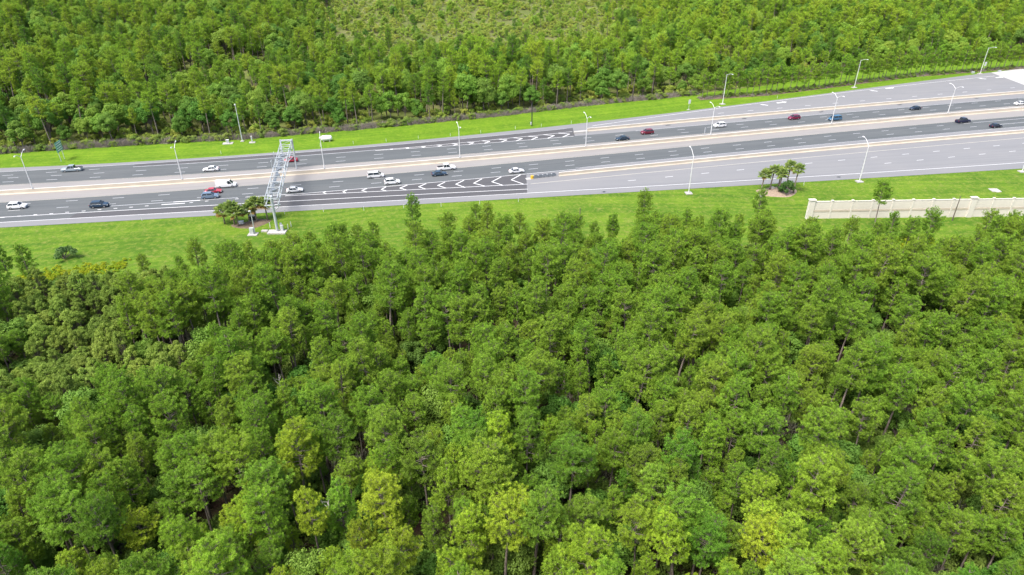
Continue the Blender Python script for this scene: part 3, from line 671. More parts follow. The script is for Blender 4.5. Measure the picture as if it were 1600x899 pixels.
V = [
 ('suv', -135.9, 173.6, lane_n2, 1, WHITE, 'white crossover following the dark blue suv on the near carriageway'),
 ('suv', -113.8, 174.4, lane_n2, 1, (.018, .045, .085), 'dark blue suv alone between the dotted exit line and the lane dashes'),
 ('suv', -85.7, 180.8, lane_n2, 1, (.14, .20, .28), 'grey-blue suv beside the red car near the palms'),
 ('sedan', -86.3, 184.7, lane_n1, 1, (.42, .03, .055), 'bright red low car between the white van and the grey-blue suv'),
 ('van', -84.2, 189.3, lane_n1, 1, WHITE, 'white cargo van beside the median'),
 ('sedan', -63.0, 185.5, lane_n2, 1, WHITE, 'white sedan passing under the steel gantry toward the gore tip'),
 ('minivan', -41.6, 197.2, lane_n1, 1, WHITE, 'white minivan in the lane beside the median'),
 ('suv', -35.7, 191.8, lane_n2, 1, WHITE, 'white compact suv beside the chevron gore'),
 ('sedan', -22.3, 198.8, lane_n2, 1, (.030, .060, .10), 'dark blue sedan beside the white pickup'),
 ('pickup', -20.6, 203.9, lane_n1, 1, WHITE, 'white pickup truck with a dark open bed beside the dark blue sedan'),
 ('sedan', 1.4, 201.2, lane_n2, 1, (.74, .74, .76), 'white sedan just behind the crash cushion'),
 ('pickup', 170.3, 254.7, lane_n1, 1, (.010, .014, .045), 'navy pickup truck in the lane beside the median'),
 ('sedan', 179.0, 248.6, lane_n2, 1, (.008, .012, .030), 'black car close to the near ramp barrier'),
 ('pickup', -137.1, 202.6, lane_fA, -1, (.30, .36, .40), 'silver pickup truck with a black bed on the far carriageway by the green sign'),
 ('sedan', -93.9, 202.8, lane_fC, -1, WHITE, 'white rounded sedan on the far carriageway beside the median'),
 ('sedan', -71.5, 211.2, lane_fB, -1, (.36, .02, .045), 'red car on the far carriageway behind the gantry legs'),
 ('sedan', 38.7, 233.4, lane_fC, -1, (.012, .030, .055), 'dark blue sedan just ahead of the dark red suv'),
 ('suv', 48.6, 240.6, lane_fB, -1, (.17, .012, .030), 'dark red suv just behind the dark blue sedan'),
 ('suv', 76.9, 248.9, lane_fB, -1, WHITE, 'white suv on the far carriageway'),
 ('suv', 108.0, 258.9, lane_fB, -1, (.20, .010, .045), 'crimson suv between the white suv and the blue minivan'),
 ('minivan', 123.2, 257.8, lane_fC, -1, (.05, .15, .26), 'blue minivan at the foot of a median light pole'),
 ('sedan', 161.3, 272.4, lane_fB, -1, (.012, .024, .050), 'dark navy sedan alone on the far carriageway'),
 ('sedan', 207.6, 279.5, lane_fC, -1, WHITE, 'white sports car close to the median beyond the last double light pole'),
 ('suv', 219.3, 289.6, lane_fB, -1, (.010, .012, .020), 'black suv beside the white sports car'),
]
for v_ in V: vehicle(*v_)

# ------------------------------------------------------------------ vegetation: meshes
def unit(a): return a/np.maximum(np.linalg.norm(a, axis=-1, keepdims=True), 1e-9)
def tufts(rng, pos, axis, n=34, ln=(.27, .40), wid=.055):
    """pom-poms of needles; light on the outer needles and shade round the foot are put into the tone"""
    m = len(pos); d = unit(axis[:, None, :]*.42 + unit(rng.normal(size=(m, n, 3))))
    l = rng.uniform(ln[0], ln[1], (m, n, 1))*rng.uniform(.8, 1.2, (m, 1, 1)); sd = unit(np.cross(d, rng.normal(size=(m, n, 3))))*wid/2
    p = pos[:, None, :]; v = np.stack([p - sd*.5 + d*.02, p + sd*.5 + d*.02, p + d*l*.8 + sd, p + d*l], 2)
    outward = np.clip((d*axis[:, None, :]).sum(-1), -1, 1); tone = (.86 + .26*outward)*rng.uniform(.8, 1.15, (m, 1))  # paler tips, darker foot: occlusion put into the colour, plus random variation
    v = v.reshape(-1, 3); k = m*n; f = np.arange(k)[:, None]*4
    return v, np.concatenate([f + [0, 1, 2], f + [0, 2, 3]], 0), np.repeat(tone.ravel(), 4)
def pine(seed, H, R, cb, nbr=36, bushy=1.0, lean=.4, sparse=1.0, tn=44, tl=(.23, .36), tw=.056, dmin=.335):
    rng = np.random.default_rng(seed); tb = MB()
    tx = rng.normal(0, lean, 2)
    def tp(t): return np.array([tx[0]*t*t + .12*math.sin(3*t+seed), tx[1]*t*t + .12*math.cos(2.5*t+seed), H*t])
    tb.tube([tp(t) for t in np.linspace(0, 1, 9)], [(.21*(H/16))*(1-.88*t)+.02 for t in np.linspace(0, 1, 9)], 7)
    P = []; A = []
    az = rng.uniform(0, 6.28)
    for i in range(nbr):
        t = (i+rng.uniform(0, .9))/nbr
        az += 2.4 + rng.normal(0, .45)
        prof = math.sqrt(max(.02, 1-((t-.36)/.68)**2))*(.72+.28*min(1, t*4))
        ln = R*prof*rng.uniform(.62, 1.18) + .35
        z0 = H*(cb + (1-cb)*t*.97); base = tp(min(1, z0/H))
        el = math.radians(-6 + 58*t**1.25 + rng.normal(0, 10))
        d = np.array([math.cos(az)*math.cos(el), math.sin(az)*math.cos(el), math.sin(el)])
        up = np.array([0, 0, 1.0]); tip = base + d*ln + up*ln*.16
        mid = base + d*ln*.55
        tb.tube([base, mid, tip], [.05+.012*ln, .035, .012], 3, False)
        k = int((12 + 26*ln/2.6)*bushy*sparse*rng.uniform(.75, 1.2))
        side = unit(np.cross(d, up))
        for j in range(k):
            s = rng.uniform(.34, 1.04)**.75; wv = ln*.44*(1.15-abs(s-.72))
            a = rng.normal(0, .55)*wv
            p = base + d*ln*s + up*(ln*.16*s*s + rng.normal(.10, .20)) + side*a
            P.append(p); A.append(unit(d*.7 + up*.8 + side*np.sign(a)*.5 + rng.normal(0, .25, 3)))
            if j % 3 == 0: tb.tube([base + d*ln*s*.8, p], [.018, .008], 3, False)
    top = tp(1.0)
    for j in range(int(26*bushy)):
        P.append(top + rng.normal(0, 1, 3)*np.array([.42, .42, .45]) - [0, 0, .3]); A.append(unit(rng.normal(0, .6, 3) + [0, 0, 1]))
    keep = []; grid = {}
    for i, p in enumerate(P):
        c = tuple(np.floor(p/dmin).astype(int)); hit = False
        for a in (-1, 0, 1):
            for b in (-1, 0, 1):
                for e in (-1, 0, 1):
                    for q in grid.get((c[0]+a, c[1]+b, c[2]+e), ()):
                        if (q[0]-p[0])**2 + (q[1]-p[1])**2 + (q[2]-p[2])**2 < dmin*dmin: hit = True
        if not hit: grid.setdefault(c, []).append(p); keep.append(i)
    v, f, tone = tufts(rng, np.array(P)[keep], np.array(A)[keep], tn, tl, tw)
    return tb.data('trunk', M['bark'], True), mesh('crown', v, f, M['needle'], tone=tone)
def leaves(rng, pos, nrm, size, aspect=.55):
    m = len(pos); t = unit(np.cross(nrm, rng.normal(size=(m, 3)))); b = unit(np.cross(nrm, t))
    s = size*rng.uniform(.65, 1.25, (m, 1)); bend = nrm*s*.16
    v = np.stack([pos - t*s, pos - b*s*aspect + bend, pos + t*s, pos + b*s*aspect + bend], 1).reshape(-1, 3)
    f = np.arange(m)[:, None]*4; return v, np.concatenate([f + [0, 1, 2], f + [0, 2, 3]], 0)
def broadleaf(seed, H, R, cb, nclump=34, nleaf=260, size=.17, mat='leaf', flat=.75, bark='bark', aspect=.55, cl=(.55, 1.05)):
    rng = np.random.default_rng(seed); tb = MB()
    fork = H*cb
    tb.tube([(0, 0, 0), (rng.normal(0, .1), rng.normal(0, .1), fork*.6), (rng.normal(0, .15), rng.normal(0, .15), fork)], [.17*H/9, .14*H/9, .11*H/9], 7)
    Ps = []; Ns = []
    for i in range(nclump):
        u = rng.uniform(-.35, 1); a = rng.uniform(0, 6.28); rr = math.sqrt(max(0, 1-u*u))*rng.uniform(.55, 1.0)
        c = np.array([math.cos(a)*rr*R, math.sin(a)*rr*R, fork + (H-fork)*(.36 + .58*u*rng.uniform(.75, 1))])
        cr = R*.42*rng.uniform(*cl)
        midp = np.array([c[0]*.4, c[1]*.4, fork + (c[2]-fork)*.5 - .1])
        tb.tube([(0, 0, fork*.92), midp, c], [.06, .04, .012], 3, False)
        n = int(nleaf*rng.uniform(.7, 1.2)); d = unit(rng.normal(size=(n, 3))); r = rng.uniform(.45, 1.05, (n, 1))**.6
        Ps.append(c + d*r*cr*np.array([1, 1, flat])); Ns.append(unit(d*.7 + [0, 0, .55] + rng.normal(0, .5, (n, 3))))
    v, f = leaves(rng, np.concatenate(Ps), np.concatenate(Ns), size, aspect)
    return tb.data('trunk', M[bark], True), mesh('crown', v, f, M[mat])

PINES = [pine(11, 17.5, 2.25, .55, 36, 1.3), pine(12, 16.0, 2.0, .58, 30, 1.35), pine(13, 18.5, 2.3, .62, 32, 1.3, .7), pine(14, 14.5, 1.85, .46, 32, 1.3),
         pine(15, 15.5, 2.45, .66, 28, 1.5), pine(16, 13.0, 1.5, .44, 26, 1.25), pine(17, 17.0, 1.75, .54, 34, 1.2), pine(18, 16.5, 2.7, .68, 28, 1.5, .9)]
THIN = [pine(31, 11.0, 2.1, .36, 24, .9, .3), pine(32, 10.0, 1.9, .34, 22, .9, .3), pine(33, 12.0, 2.3, .38, 24, .9, .4)]
BROAD = [broadleaf(41, 9.5, 2.9, .30), broadleaf(42, 8.0, 2.6, .28, 30), broadleaf(43, 11.0, 3.1, .34, 38), broadleaf(44, 7.0, 2.2, .25, 26)]
CYP = [broadleaf(51, 9.5, 1.9, .15, 80, 120, .13, 'cypress', .8, 'bark', .35, (.35, .62)), broadleaf(52, 8.0, 2.2, .18, 80, 120, .13, 'cypress', .7, 'bark', .35, (.35, .6)), broadleaf(53, 10.5, 1.8, .15, 84, 120, .13, 'cypress', .85, 'bark', .35, (.35, .62))]
SHRUB = [broadleaf(61, 2.6, 1.6, .10, 14, 130, .14, 'shrub', .8), broadleaf(62, 1.8, 1.5, .08, 12, 120, .13, 'shrub', .7), broadleaf(63, 3.6, 1.8, .12, 18, 130, .15, 'shrub', .9)]
def brush_clump(seed):
    rng = np.random.default_rng(seed); n = 150
    p = rng.uniform(-1, 1, (n, 3))*[1.3, .9, .2]; p[:, 2] = np.abs(p[:, 2]); d = unit(rng.normal(0, .55, (n, 3)) + [0, 0, 1.0]); l = rng.uniform(.8, 2.2, (n, 1)); sd = unit(np.cross(d, rng.normal(size=(n, 3))))*.035
    v = np.stack([p-sd, p+sd, p+d*l+sd*.4, p+d*l-sd*.4], 1).reshape(-1, 3); f = np.arange(n)[:, None]*4
    return mesh('brush', v, np.concatenate([f+[0, 1, 2], f+[0, 2, 3]], 0), M['brush'])
BRUSH = [brush_clump(71), brush_clump(72)]
def palmetto(seed):
    rng = np.random.default_rng(seed); vs = []; fs = []; b = 0
    for i in range(13):
        a = rng.uniform(0, 6.28); el = rng.uniform(.35, 1.2); d = np.array([math.cos(a)*math.cos(el), math.sin(a)*math.cos(el), math.sin(el)]); c = d*rng.uniform(.5, .95)
        s = unit(np.cross(d, [0, 0, 1.0])); 
        for j in range(11):
            th = (j-5)/5*1.35; e = d*math.cos(th) + s*math.sin(th); n = np.cross(d, s); w_ = unit(np.cross(e, n))*.035; l = .62*(1-.12*abs(th))
            vs += [c-w_, c+w_, c+e*l*.6+w_*.9+n*.03, c+e*l-n*.05]; fs += [[b, b+1, b+2], [b, b+2, b+3]]; b += 4
    return mesh('palmetto', np.array(vs), np.array(fs), M['palm'])
PALMETTO = [palmetto(81), palmetto(82)]

# ------------------------------------------------------------------ vegetation: placement
def tree(name, label, cat, data, x, y, s, group=None, color=(1, 1, 1), rz=None, z=None, sz=None):
    t = thing(name, label, cat, (x, y, gz(x, y) - .05 if z is None else z), random.uniform(0, 6.28) if rz is None else rz, group)
    t.scale = (s, s, sz or s)
    link('trunk', data[0], t); c = link('crown', data[1], t); c.color = (*color, 1)
    return t
def scatter(name, label, cat, pts, variants, color=(1, 1, 1)):
    """one 'stuff' object: pts rows are x, y, z, turn, size, variant; variants are lists of objects whose geometry is instanced"""
    a = np.array(pts, float); me = bpy.data.meshes.new(name); me.vertices.add(len(a)); me.vertices.foreach_set('co', a[:, :3].astype(np.float32).ravel())
    for nm, ty, col in (('turn', 'FLOAT', 3), ('size', 'FLOAT', 4), ('variant', 'INT', 5)):
        at = me.attributes.new(nm, ty, 'POINT'); at.data.foreach_set('value', a[:, col].astype(np.float32 if ty == 'FLOAT' else np.int32))
    o = link(name, me); tag(o, label, cat, kind='stuff'); o.color = (*color, 1)
    g = bpy.data.node_groups.new(name, 'GeometryNodeTree')
    g.interface.new_socket('Geometry', in_out='INPUT', socket_type='NodeSocketGeometry'); g.interface.new_socket('Geometry', in_out='OUTPUT', socket_type='NodeSocketGeometry')
    N = g.nodes; L = g.links; gi = N.new('NodeGroupInput'); go = N.new('NodeGroupOutput'); jn = N.new('GeometryNodeJoinGeometry')
    def attr(nm, ty):
        q = N.new('GeometryNodeInputNamedAttribute'); q.data_type = ty; q.inputs[0].default_value = nm
        return next(s for s in q.outputs if s.enabled and s.name == 'Attribute')
    va = attr('variant', 'INT'); tu = attr('turn', 'FLOAT'); si = attr('size', 'FLOAT')
    rot = N.new('ShaderNodeCombineXYZ'); L.new(tu, rot.inputs[2])
    for i, objs in enumerate(variants):
        cmp_ = N.new('FunctionNodeCompare'); cmp_.data_type = 'INT'; cmp_.operation = 'EQUAL'
        ins = [s for s in cmp_.inputs if s.enabled]; L.new(va, ins[0]); ins[1].default_value = i
        sp = N.new('GeometryNodeSeparateGeometry'); L.new(gi.outputs[0], sp.inputs[0]); L.new(cmp_.outputs[0], sp.inputs[1])
        j2 = N.new('GeometryNodeJoinGeometry')
        for ob in objs:
            oi = N.new('GeometryNodeObjectInfo'); oi.inputs[0].default_value = ob; L.new(oi.outputs['Geometry'], j2.inputs[0])
        ti = N.new('GeometryNodeGeometryToInstance'); L.new(j2.outputs[0], ti.inputs[0])
        ip = N.new('GeometryNodeInstanceOnPoints'); L.new(sp.outputs[0], ip.inputs['Points']); L.new(ti.outputs[0], ip.inputs['Instance']); L.new(rot.outputs[0], ip.inputs['Rotation']); L.new(si, ip.inputs['Scale'])
        L.new(ip.outputs[0], jn.inputs[0])
    L.new(jn.outputs[0], go.inputs[0])
    md = o.modifiers.new('scatter', 'NODES'); md.node_group = g
    return o
def poisson(n_try, sampler, rmin, rng, taken=()):
    cell = rmin/1.4142; grid = {}
    def ok(x, y, r):
        i, j = int(math.floor(x/cell)), int(math.floor(y/cell))
        for a in range(i-2, i+3):
            for b_ in range(j-2, j+3):
                q = grid.get((a, b_))
                if q and (q[0]-x)**2 + (q[1]-y)**2 < r*r: return False
        return True
    for x, y in taken: grid[(int(math.floor(x/cell)), int(math.floor(y/cell)))] = (x, y)
    out = []
    for _ in range(n_try):
        p = sampler(rng)
        if p is None: continue
        x, y = p
        if ok(x, y, rmin): grid[(int(math.floor(x/cell)), int(math.floor(y/cell)))] = (x, y); out.append((x, y))
    return out
def vnoise(x, y, s, seed=0.0):
    return .5 + .25*(math.sin(x*s+1.7*seed+1.3*math.sin(y*s*.7+seed)) + math.sin(y*s*1.13+seed*2.1+1.1*math.sin(x*s*.83-seed)))
TINT = {'bright': (1.16, 1.12, 1.0), 'yellow': (1.34, 1.14, .9), 'deep': (.66, .82, .8), 'plain': (.93, .96, 1), 'blue': (.74, .84, .95)}

# trees that can be pointed to on their own
tree('pine_tree', 'lone pine standing in the grass between the gantry and the crash cushion', 'pine tree', PINES[5], -23.8, 148.2, 1.08, color=TINT['deep'])
tree('pine_tree', 'open-crowned pine standing in front of the beige wall', 'pine tree', PINES[4], 92.6, 159.0, .84, color=(1.0, 1.0, 1))
tree('pine_tree', 'round-topped pine just below the palms beside the wall end', 'pine tree', PINES[1], 60.9, 156.0, .77, color=TINT['plain'])
sh = tree('bush', 'dark green rounded bush growing between the palm trunks near the wall end', 'bush', SHRUB[2], 79.2, 184.0, 1.25, color=(.42, .56, .7))
tree('bush', 'grey-green bush standing alone in the grass beside the yellow flowers', 'bush', SHRUB[1], -106.0, 143.5, 1.7, color=(.45, .6, .8))
EDGE = [(30.7, 148.9, 0, .86), (-5.8, 144.1, 6, .83), (-8.1, 146.0, 1, .80), (-31.6, 139.5, 3, .78), (-33.7, 135.7, 1, .76), (-14.5, 141.5, 4, .78), (7.5, 145.6, 5, .72), (11.1, 146.8, 5, .78), (19.2, 143.5, 3, .66), (36.2, 141.5, 4, .78),
        (75.8, 139.1, 0, .72), (59.5, 145.5, 1, .72), (95.6, 141.5, 7, .76), (107, 141.7, 2, .72), (112.9, 139.1, 1, .78), (-67, 128.6, 0, .70), (-61, 127.5, 2, .68), (-55.6, 129.5, 6, .68), (-49.7, 128.6, 1, .74), (-42.5, 126.1, 3, .76),
        (-101.7, 125.6, 3, .85), (-105.2, 125.1, 6, .78), (62.6, 133.6, 1, .7), (45.8, 138.5, 3, .77), (69.6, 144.1, 4, .66), (88, 144, 3, .8), (-72, 130, 5, .62), (24, 146, 3, .7), (52, 142, 6, .72), (2, 143, 1, .75), (120, 146, 3, .8), (128, 144, 0, .75)]
rng = np.random.default_rng(21)
def near_sampler(r):
    y = r.uniform(34, 148); hw = y*.80 + 34; x = r.uniform(-hw, hw)
    if y > near_woods(x) - 2.5: return None
    if -114 < x < -86 and y > 121: return None
    if (-32 < x < -15 and y > 132) or (-70 < x < -44 and y > 128) or (84 < x < 106 and y > 137): return None
    g = vnoise(x, y, .085, 3.0)
    if g < .03 or vnoise(x, y, .36, 2.0) < .10: return None
    return x, y
near_pts = poisson(60000, near_sampler, 2.6, rng, [(e[0], e[1]) for e in EDGE])
near = []
for x, y in near_pts:
    if x < -52 and 84 < y < 126 and x < -.50*y - 4 and not (vnoise(x, y, .12, 9) > .58):
        near.append((x, y, 'cyp', rng.integers(0, 3), rng.uniform(.75, 1.15))); continue
    u = rng.uniform()
    ed = .74 + .26*min(1, max(0, (near_woods(x)-4-y)/20))
    if u < .78: near.append((x, y, 'pine', rng.integers(0, 8), (rng.uniform(.50, .98) if y < 100 else rng.uniform(.56, 1.05))*ed))
    else: near.append((x, y, 'broad', rng.integers(0, 4), rng.uniform(.55, 1.05)*ed))
for x, y, v_, s in EDGE: near.append((x, y, 'pine', v_, s))
near.sort(key=lambda p: p[0]**2 + p[1]**2 + 60**2)
SHAPE = ['tall full-crowned', 'round-crowned', 'very tall high-crowned', 'short dense', 'broad-crowned', 'small narrow', 'tall narrow', 'wide flat-crowned']
PL = {'bright': 'pine with a bright green crown in the woods before the highway', 'yellow': 'pine with a yellow-green crown in the woods before the highway', 'deep': 'pine with a deep green crown in the woods before the highway', 'plain': 'mid green pine in the woods before the highway'}
BL = {'deep': 'dark leafy broadleaf tree under the pines before the highway', 'plain': 'mid green broadleaf tree under the pines before the highway', 'blue': 'bluish green broadleaf tree under the pines before the highway'}
cnt = {'pine': 0, 'broad': 0, 'cyp': 0}; rest = []; first = {}
VAR = {'pine': PINES, 'broad': BROAD, 'cyp': CYP}; OFF = {'pine': 0, 'broad': 8, 'cyp': 12}
for x, y, k, v_, s in near:
    v_ = int(v_)
    if k == 'pine':
        q = .5 + .55*(vnoise(x, y, .05, 5.0)-.5) + rng.normal(0, .22); dark = (x < -18 and 95 < y < 134)
        ti = 'deep' if (dark and q < .8) or q < .24 else 'yellow' if q > .82 else 'bright' if q > .55 else 'plain'
        lab, nm, cat, grp = SHAPE[v_] + ' ' + PL[ti], 'pine_tree', 'pine tree', SHAPE[v_] + ' pines in the near woods'
    elif k == 'broad':
        q = rng.uniform(); ti = 'blue' if q > .86 else 'deep' if q > .45 else 'plain'
        lab, nm, cat, grp = ['spreading ', 'rounded ', 'tall ', 'low '][v_] + BL[ti], 'broadleaf_tree', 'tree', ['spreading ', 'rounded ', 'tall ', 'low '][v_] + 'broadleaf trees in the near woods'
    else:
        ti = 'plain'; lab, nm, cat, grp = ['slim ', 'wide ', 'tall slim '][v_] + 'pale olive feathery tree in the thicket before the highway', 'cypress_tree', 'cypress', ['slim ', 'wide ', 'tall slim '][v_] + 'cypresses in the near thicket'
    if cnt[k] >= {'pine': 294, 'broad': 170, 'cyp': 200}[k] and (k, v_) in first:
        rest.append((x, y, gz(x, y)-.05, rng.uniform(0, 6.28), s, OFF[k]+v_)); continue
    cnt[k] += 1
    j = rng.normal(1, .12); col = tuple(c*j for c in TINT[ti])
    t = tree(nm, lab, cat, VAR[k][v_], x, y, s*rng.uniform(.9, 1.12), grp + ' of ' + ti + ' green', col, sz=s)
    first.setdefault((k, v_), t)
PROTO = {}
for (k, v_), t in first.items(): PROTO[(k, v_)] = list(t.children)
def protos(): return [PROTO[('pine', i)] for i in range(8)] + [PROTO[('broad', i)] for i in range(4)] + [PROTO[('cyp', i)] for i in range(3)]
if rest: scatter('near_woods_remainder', 'pines farther back in the woods before the highway', 'woods', rest, protos())
# dead snags
for x, y, h, lb in ((-4.5, 97.0, 9.0, 'bleached dead tree trunk standing among the pines'), (-5.0, 121.0, 10.0, 'grey leafless tree near the highway edge of the woods'), (64.0, 92.0, 10, 'pale leaning bare trunk among the bright pines'), (-38, 88, 8.5, 'short grey snag beside the olive thicket'), (24, 76, 10, 'forked bare grey tree rising through bright crowns'), (-24, 62, 9, 'thin bleached snag among the tallest pines'), (47, 108, 9.5, 'leafless grey tree between round-crowned pines'), (82, 118, 10, 'weathered bare tree in the woods below the beige wall')):
    t = thing('dead_tree', lb, 'dead tree', (x, y, -.45)); b = MB(); b.tube([(0, 0, 0), (.2, 0, h*.5), (.5, .1, h)], [.16, .12, .04], 6)
    b.build('trunk', M['dead_wood'], t, True); b = MB()
    for i in range(14):
        a = i*2.4; z = h*(.45+.5*i/14); l = 1.6*(1-.6*i/14); b.tube([(.3, 0, z), (.3+math.cos(a)*l*.6, math.sin(a)*l*.6, z+.3), (.3+math.cos(a)*l, math.sin(a)*l, z+.8)], [.05, .03, .012], 4, False)
    b.build('branches', M['dead_wood'], t)

# undergrowth of the near woods (its three source bushes stand at the wood's edge)
bush_src = []
for i, (x, y, lb) in enumerate(((-92, 131.5, 'pale loose bush at the edge of the yellow flowers'), (-38, 143.5, 'low rounded bush at the grass edge of the near woods'), (14, 151, 'tall loose bush in the grass below the utility pole'))):
    t = tree('bush', lb, 'bush', SHRUB[i], x, y, 1.0); bush_src.append(list(t.children))
t = thing('palmetto', 'clump of fan-leaved palmetto at the edge of the near woods', 'palmetto', (-20, 141, -.45)); pal_src = [[link('fronds', PALMETTO[0], t)]]
t = thing('palmetto', 'fan-leaved palmetto clump below the tall loose bush', 'palmetto', (13, 143, -.45)); pal_src.append([link('fronds', PALMETTO[1], t)])
br_src = []
for i, x in enumerate((-120.0, -60.0)):
    y = float(far_woods(x)) - .3; t = thing('brush_clump', ['dry grey brush clump at the foot of the far woods', 'brown leafless brush clump behind the pale tank'][i], 'brush', (x, y, gz(x, y)-.1)); br_src.append([link('stems', BRUSH[i], t)])
def under_sampler(r):
    y = r.uniform(34, 150); hw = y*.80+34; x = r.uniform(-hw, hw)
    if y > near_woods(x)+.5: return None
    if y < near_woods(x)-14 and (vnoise(x, y, .085, 3.0) < .05 or vnoise(x, y, .21, 1.0) < .16): return None
    return x, y
und = poisson(26000, under_sampler, 1.55, rng)
scatter('undergrowth', 'leafy bushes and palmetto covering the floor of the near woods', 'undergrowth', [(x, y, -.5, rng.uniform(0, 6.28), rng.uniform(.5, 1.35), int(rng.choice([0, 1, 2, 3, 4], p=[.29, .25, .20, .04, .22]))) for x, y in und], bush_src + pal_src[:1] + br_src[1:], (.80, .90, .78))
for x, y, r in ((-9, 72, 4.5), (31, 68, 5), (38, 64, 3.5), (-50, 96, 5), (-13, 78, 3), (-62, 72, 5)):
    a = np.linspace(0, 6.28, 19)[:-1]; b = MB(); b.add([(x+math.cos(q)*r*(1+.25*math.sin(3*q+x)), y+math.sin(q)*r*.7*(1+.2*math.cos(2*q)), -.435) for q in a], [list(range(18))])
    tag(b.build('swamp_water', M['water']), kind='structure')
fl = []
for x0, y0, x1, y1, wd_, n in ((-112, 133.5, -90, 140.5, 3.2, 330), (-57, 144.0, -39, 146.6, 3.0, 260), (86, 152.5, 106, 153.5, 4.0, 260), (26, 150.5, 34, 151, 2.0, 60)):
    for _ in range(n):
        u = rng.uniform(); x = x0+(x1-x0)*u; y = y0+(y1-y0)*u + rng.normal(0, wd_/2.2); fl.append((x, y, gz(x, y)-.03, rng.uniform(0, 6.28), rng.uniform(.14, .30), int(rng.integers(0, 2))))
scatter('wildflowers', 'low yellow-green wildflowers in thin drifts along the edge of the near woods', 'wildflowers', fl, bush_src[:2], (1.75, 1.50, .30))

rough = []
for x in np.arange(-150, 160, .30):
    u = rng.uniform()**1.6; xx = x + rng.uniform(-.3, .3); yy = float(near_woods(xx)) + 9*u - 1.0
    rough.append((xx, yy, gz(xx, yy)-.05, rng.uniform(0, 6.28), rng.uniform(.16, .62)*(1.1-.6*u), int(rng.choice([0, 1, 2], p=[.45, .45, .10]))))
scatter('rough_edge', 'rough weeds and seedlings along the edge of the near woods', 'weeds', rough, bush_src[:2] + br_src[:1], (1.0, 1.05, .8))

# far side: brush skirt, planted row, woods
pts = []
for x in np.arange(-225, 80, .85):
    for r_ in range(2):
        xx = x + rng.uniform(-.5, .5); yy = float(far_woods(xx)) + .2 + r_*1.5 + rng.uniform(-.4, .4); pts.append((xx, yy, gz(xx, yy)-.1, rng.uniform(0, 6.28), rng.uniform(.55, 1.1), int(rng.choice([0, 1, 2, 3], p=[.38, .38, .12, .12]))))
scatter('brush_edge', 'long skirt of dry grey brush along the foot of the far woods', 'brush', pts, br_src + bush_src[:2])
bed_lo = knots([(78.4, 287.5), (109.6, 295.4), (139.3, 307.6), (171.7, 321.9), (190, 330), (234, 341.7), (330, 362)])
strip('mulch_bed', bed_lo, lambda x: bed_lo(x)+4.5, 79, X1, lambda X, Y: verge_far(X, Y)+.05, M['mulch'], 60, 2, None, 'structure')
x = 80.5; i = 0
while x < 262:
    y = float(bed_lo(x)) + rng.uniform(1.6, 3.2)
    tree('slender_pine', 'slender pine with a bare straight trunk in the mulch row along the far verge', 'pine tree', THIN[i % 3], x, y, rng.uniform(.82, 1.12), 'slender pines planted in a row', tuple(np.array((1.08, 1.1, 1))*rng.uniform(.9, 1.12)))
    x += rng.uniform(1.9, 3.6); i += 1
pts = [(x, float(bed_lo(x))+rng.uniform(.3, 4), 0, rng.uniform(0, 6.28), rng.uniform(.35, .7), int(rng.integers(0, 4))) for x in np.arange(79, 290, .7)]
scatter('bed_planting', 'low brown and green planting in the mulch row under the slender pines', 'planting', [(a, b_, gz(a, b_)-.1, c, d, e) for a, b_, z, c, d, e in pts], br_src + bush_src[:2])

def meadow(x, y):
    """0 in the woods, 1 in the open scrub"""
    if y < 330: return 0.0
    u = x/(y*.95); return float(np.clip((u+.33)/.08, 0, 1)*np.clip((.20-u)/.08, 0, 1)*np.clip((y-335)/45, 0, 1))
def far_sampler(r):
    y = 190 + 470*r.uniform()**.9; x = r.uniform(-.84, .84)*y + r.uniform(-20, 20)
    if y < far_woods(x) + 3: return None
    if meadow(x, y) > .12 + .95*r.uniform()**3.5: return None
    if vnoise(x, y, .055, 4.0) < .16 and y > far_woods(x) + 70: return None
    return x, y
fp = poisson(60000, far_sampler, 4.3, rng)
fp.sort(key=lambda p: p[0]**2 + p[1]**2)
FL = {'deep': 'deep green pine at the front of the far woods', 'plain': 'mid green pine at the front of the far woods', 'bright': 'light green pine at the front of the far woods'}
nfar = {'pine': 0, 'broad': 0}; restL = []; restR = []
for x, y in fp:
    m_ = meadow(x, y); pine_k = rng.uniform() < .55
    s = rng.uniform(.66, 1.12)*(1-.3*m_)*(.86+.3*vnoise(x, y, .035, 8.0))
    front = (y - float(far_woods(x))) < 26
    if front and x < 80: s *= .92; pine_k = rng.uniform() < .45
    k = 'pine' if pine_k else 'broad'; v_ = int(rng.integers(0, 8 if pine_k else 4))
    if not pine_k: s *= 1.28
    if front and k == 'broad' and nfar[k] < 125 and abs(x) < .80*y*1.05:
        nfar[k] += 1; q = vnoise(x, y, .05, 2.0) + rng.normal(0, .12); ti = 'deep' if q < .4 else 'bright' if q > .62 else 'plain'
        if k == 'pine': tree('pine_tree', FL[ti], 'pine tree', PINES[v_], x, y, s, 'pines at the front of the far woods of ' + ti + ' green', TINT[ti])
        else: tree('broadleaf_tree', 'leafy %s green tree at the front of the far woods' % {'deep': 'dark', 'plain': 'mid', 'bright': 'light'}[ti], 'tree', BROAD[v_], x, y, s, 'leafy trees at the front of the far woods of ' + ti + ' green', TINT[ti])
    else: (restL if x < -.1*y else restR).append((x, y, -.5, rng.uniform(0, 6.28), s, OFF[k]+v_))
restD = [p for i, p in enumerate(restL + restR) if (i*7919) % 100 < 24]; dk = set(map(id, restD)); restL = [p for p in restL if id(p) not in dk]; restR = [p for p in restR if id(p) not in dk]
scatter('far_woods', 'darker pines scattered through the woods beyond the highway', 'woods', restD, protos(), (.72, .82, .9))
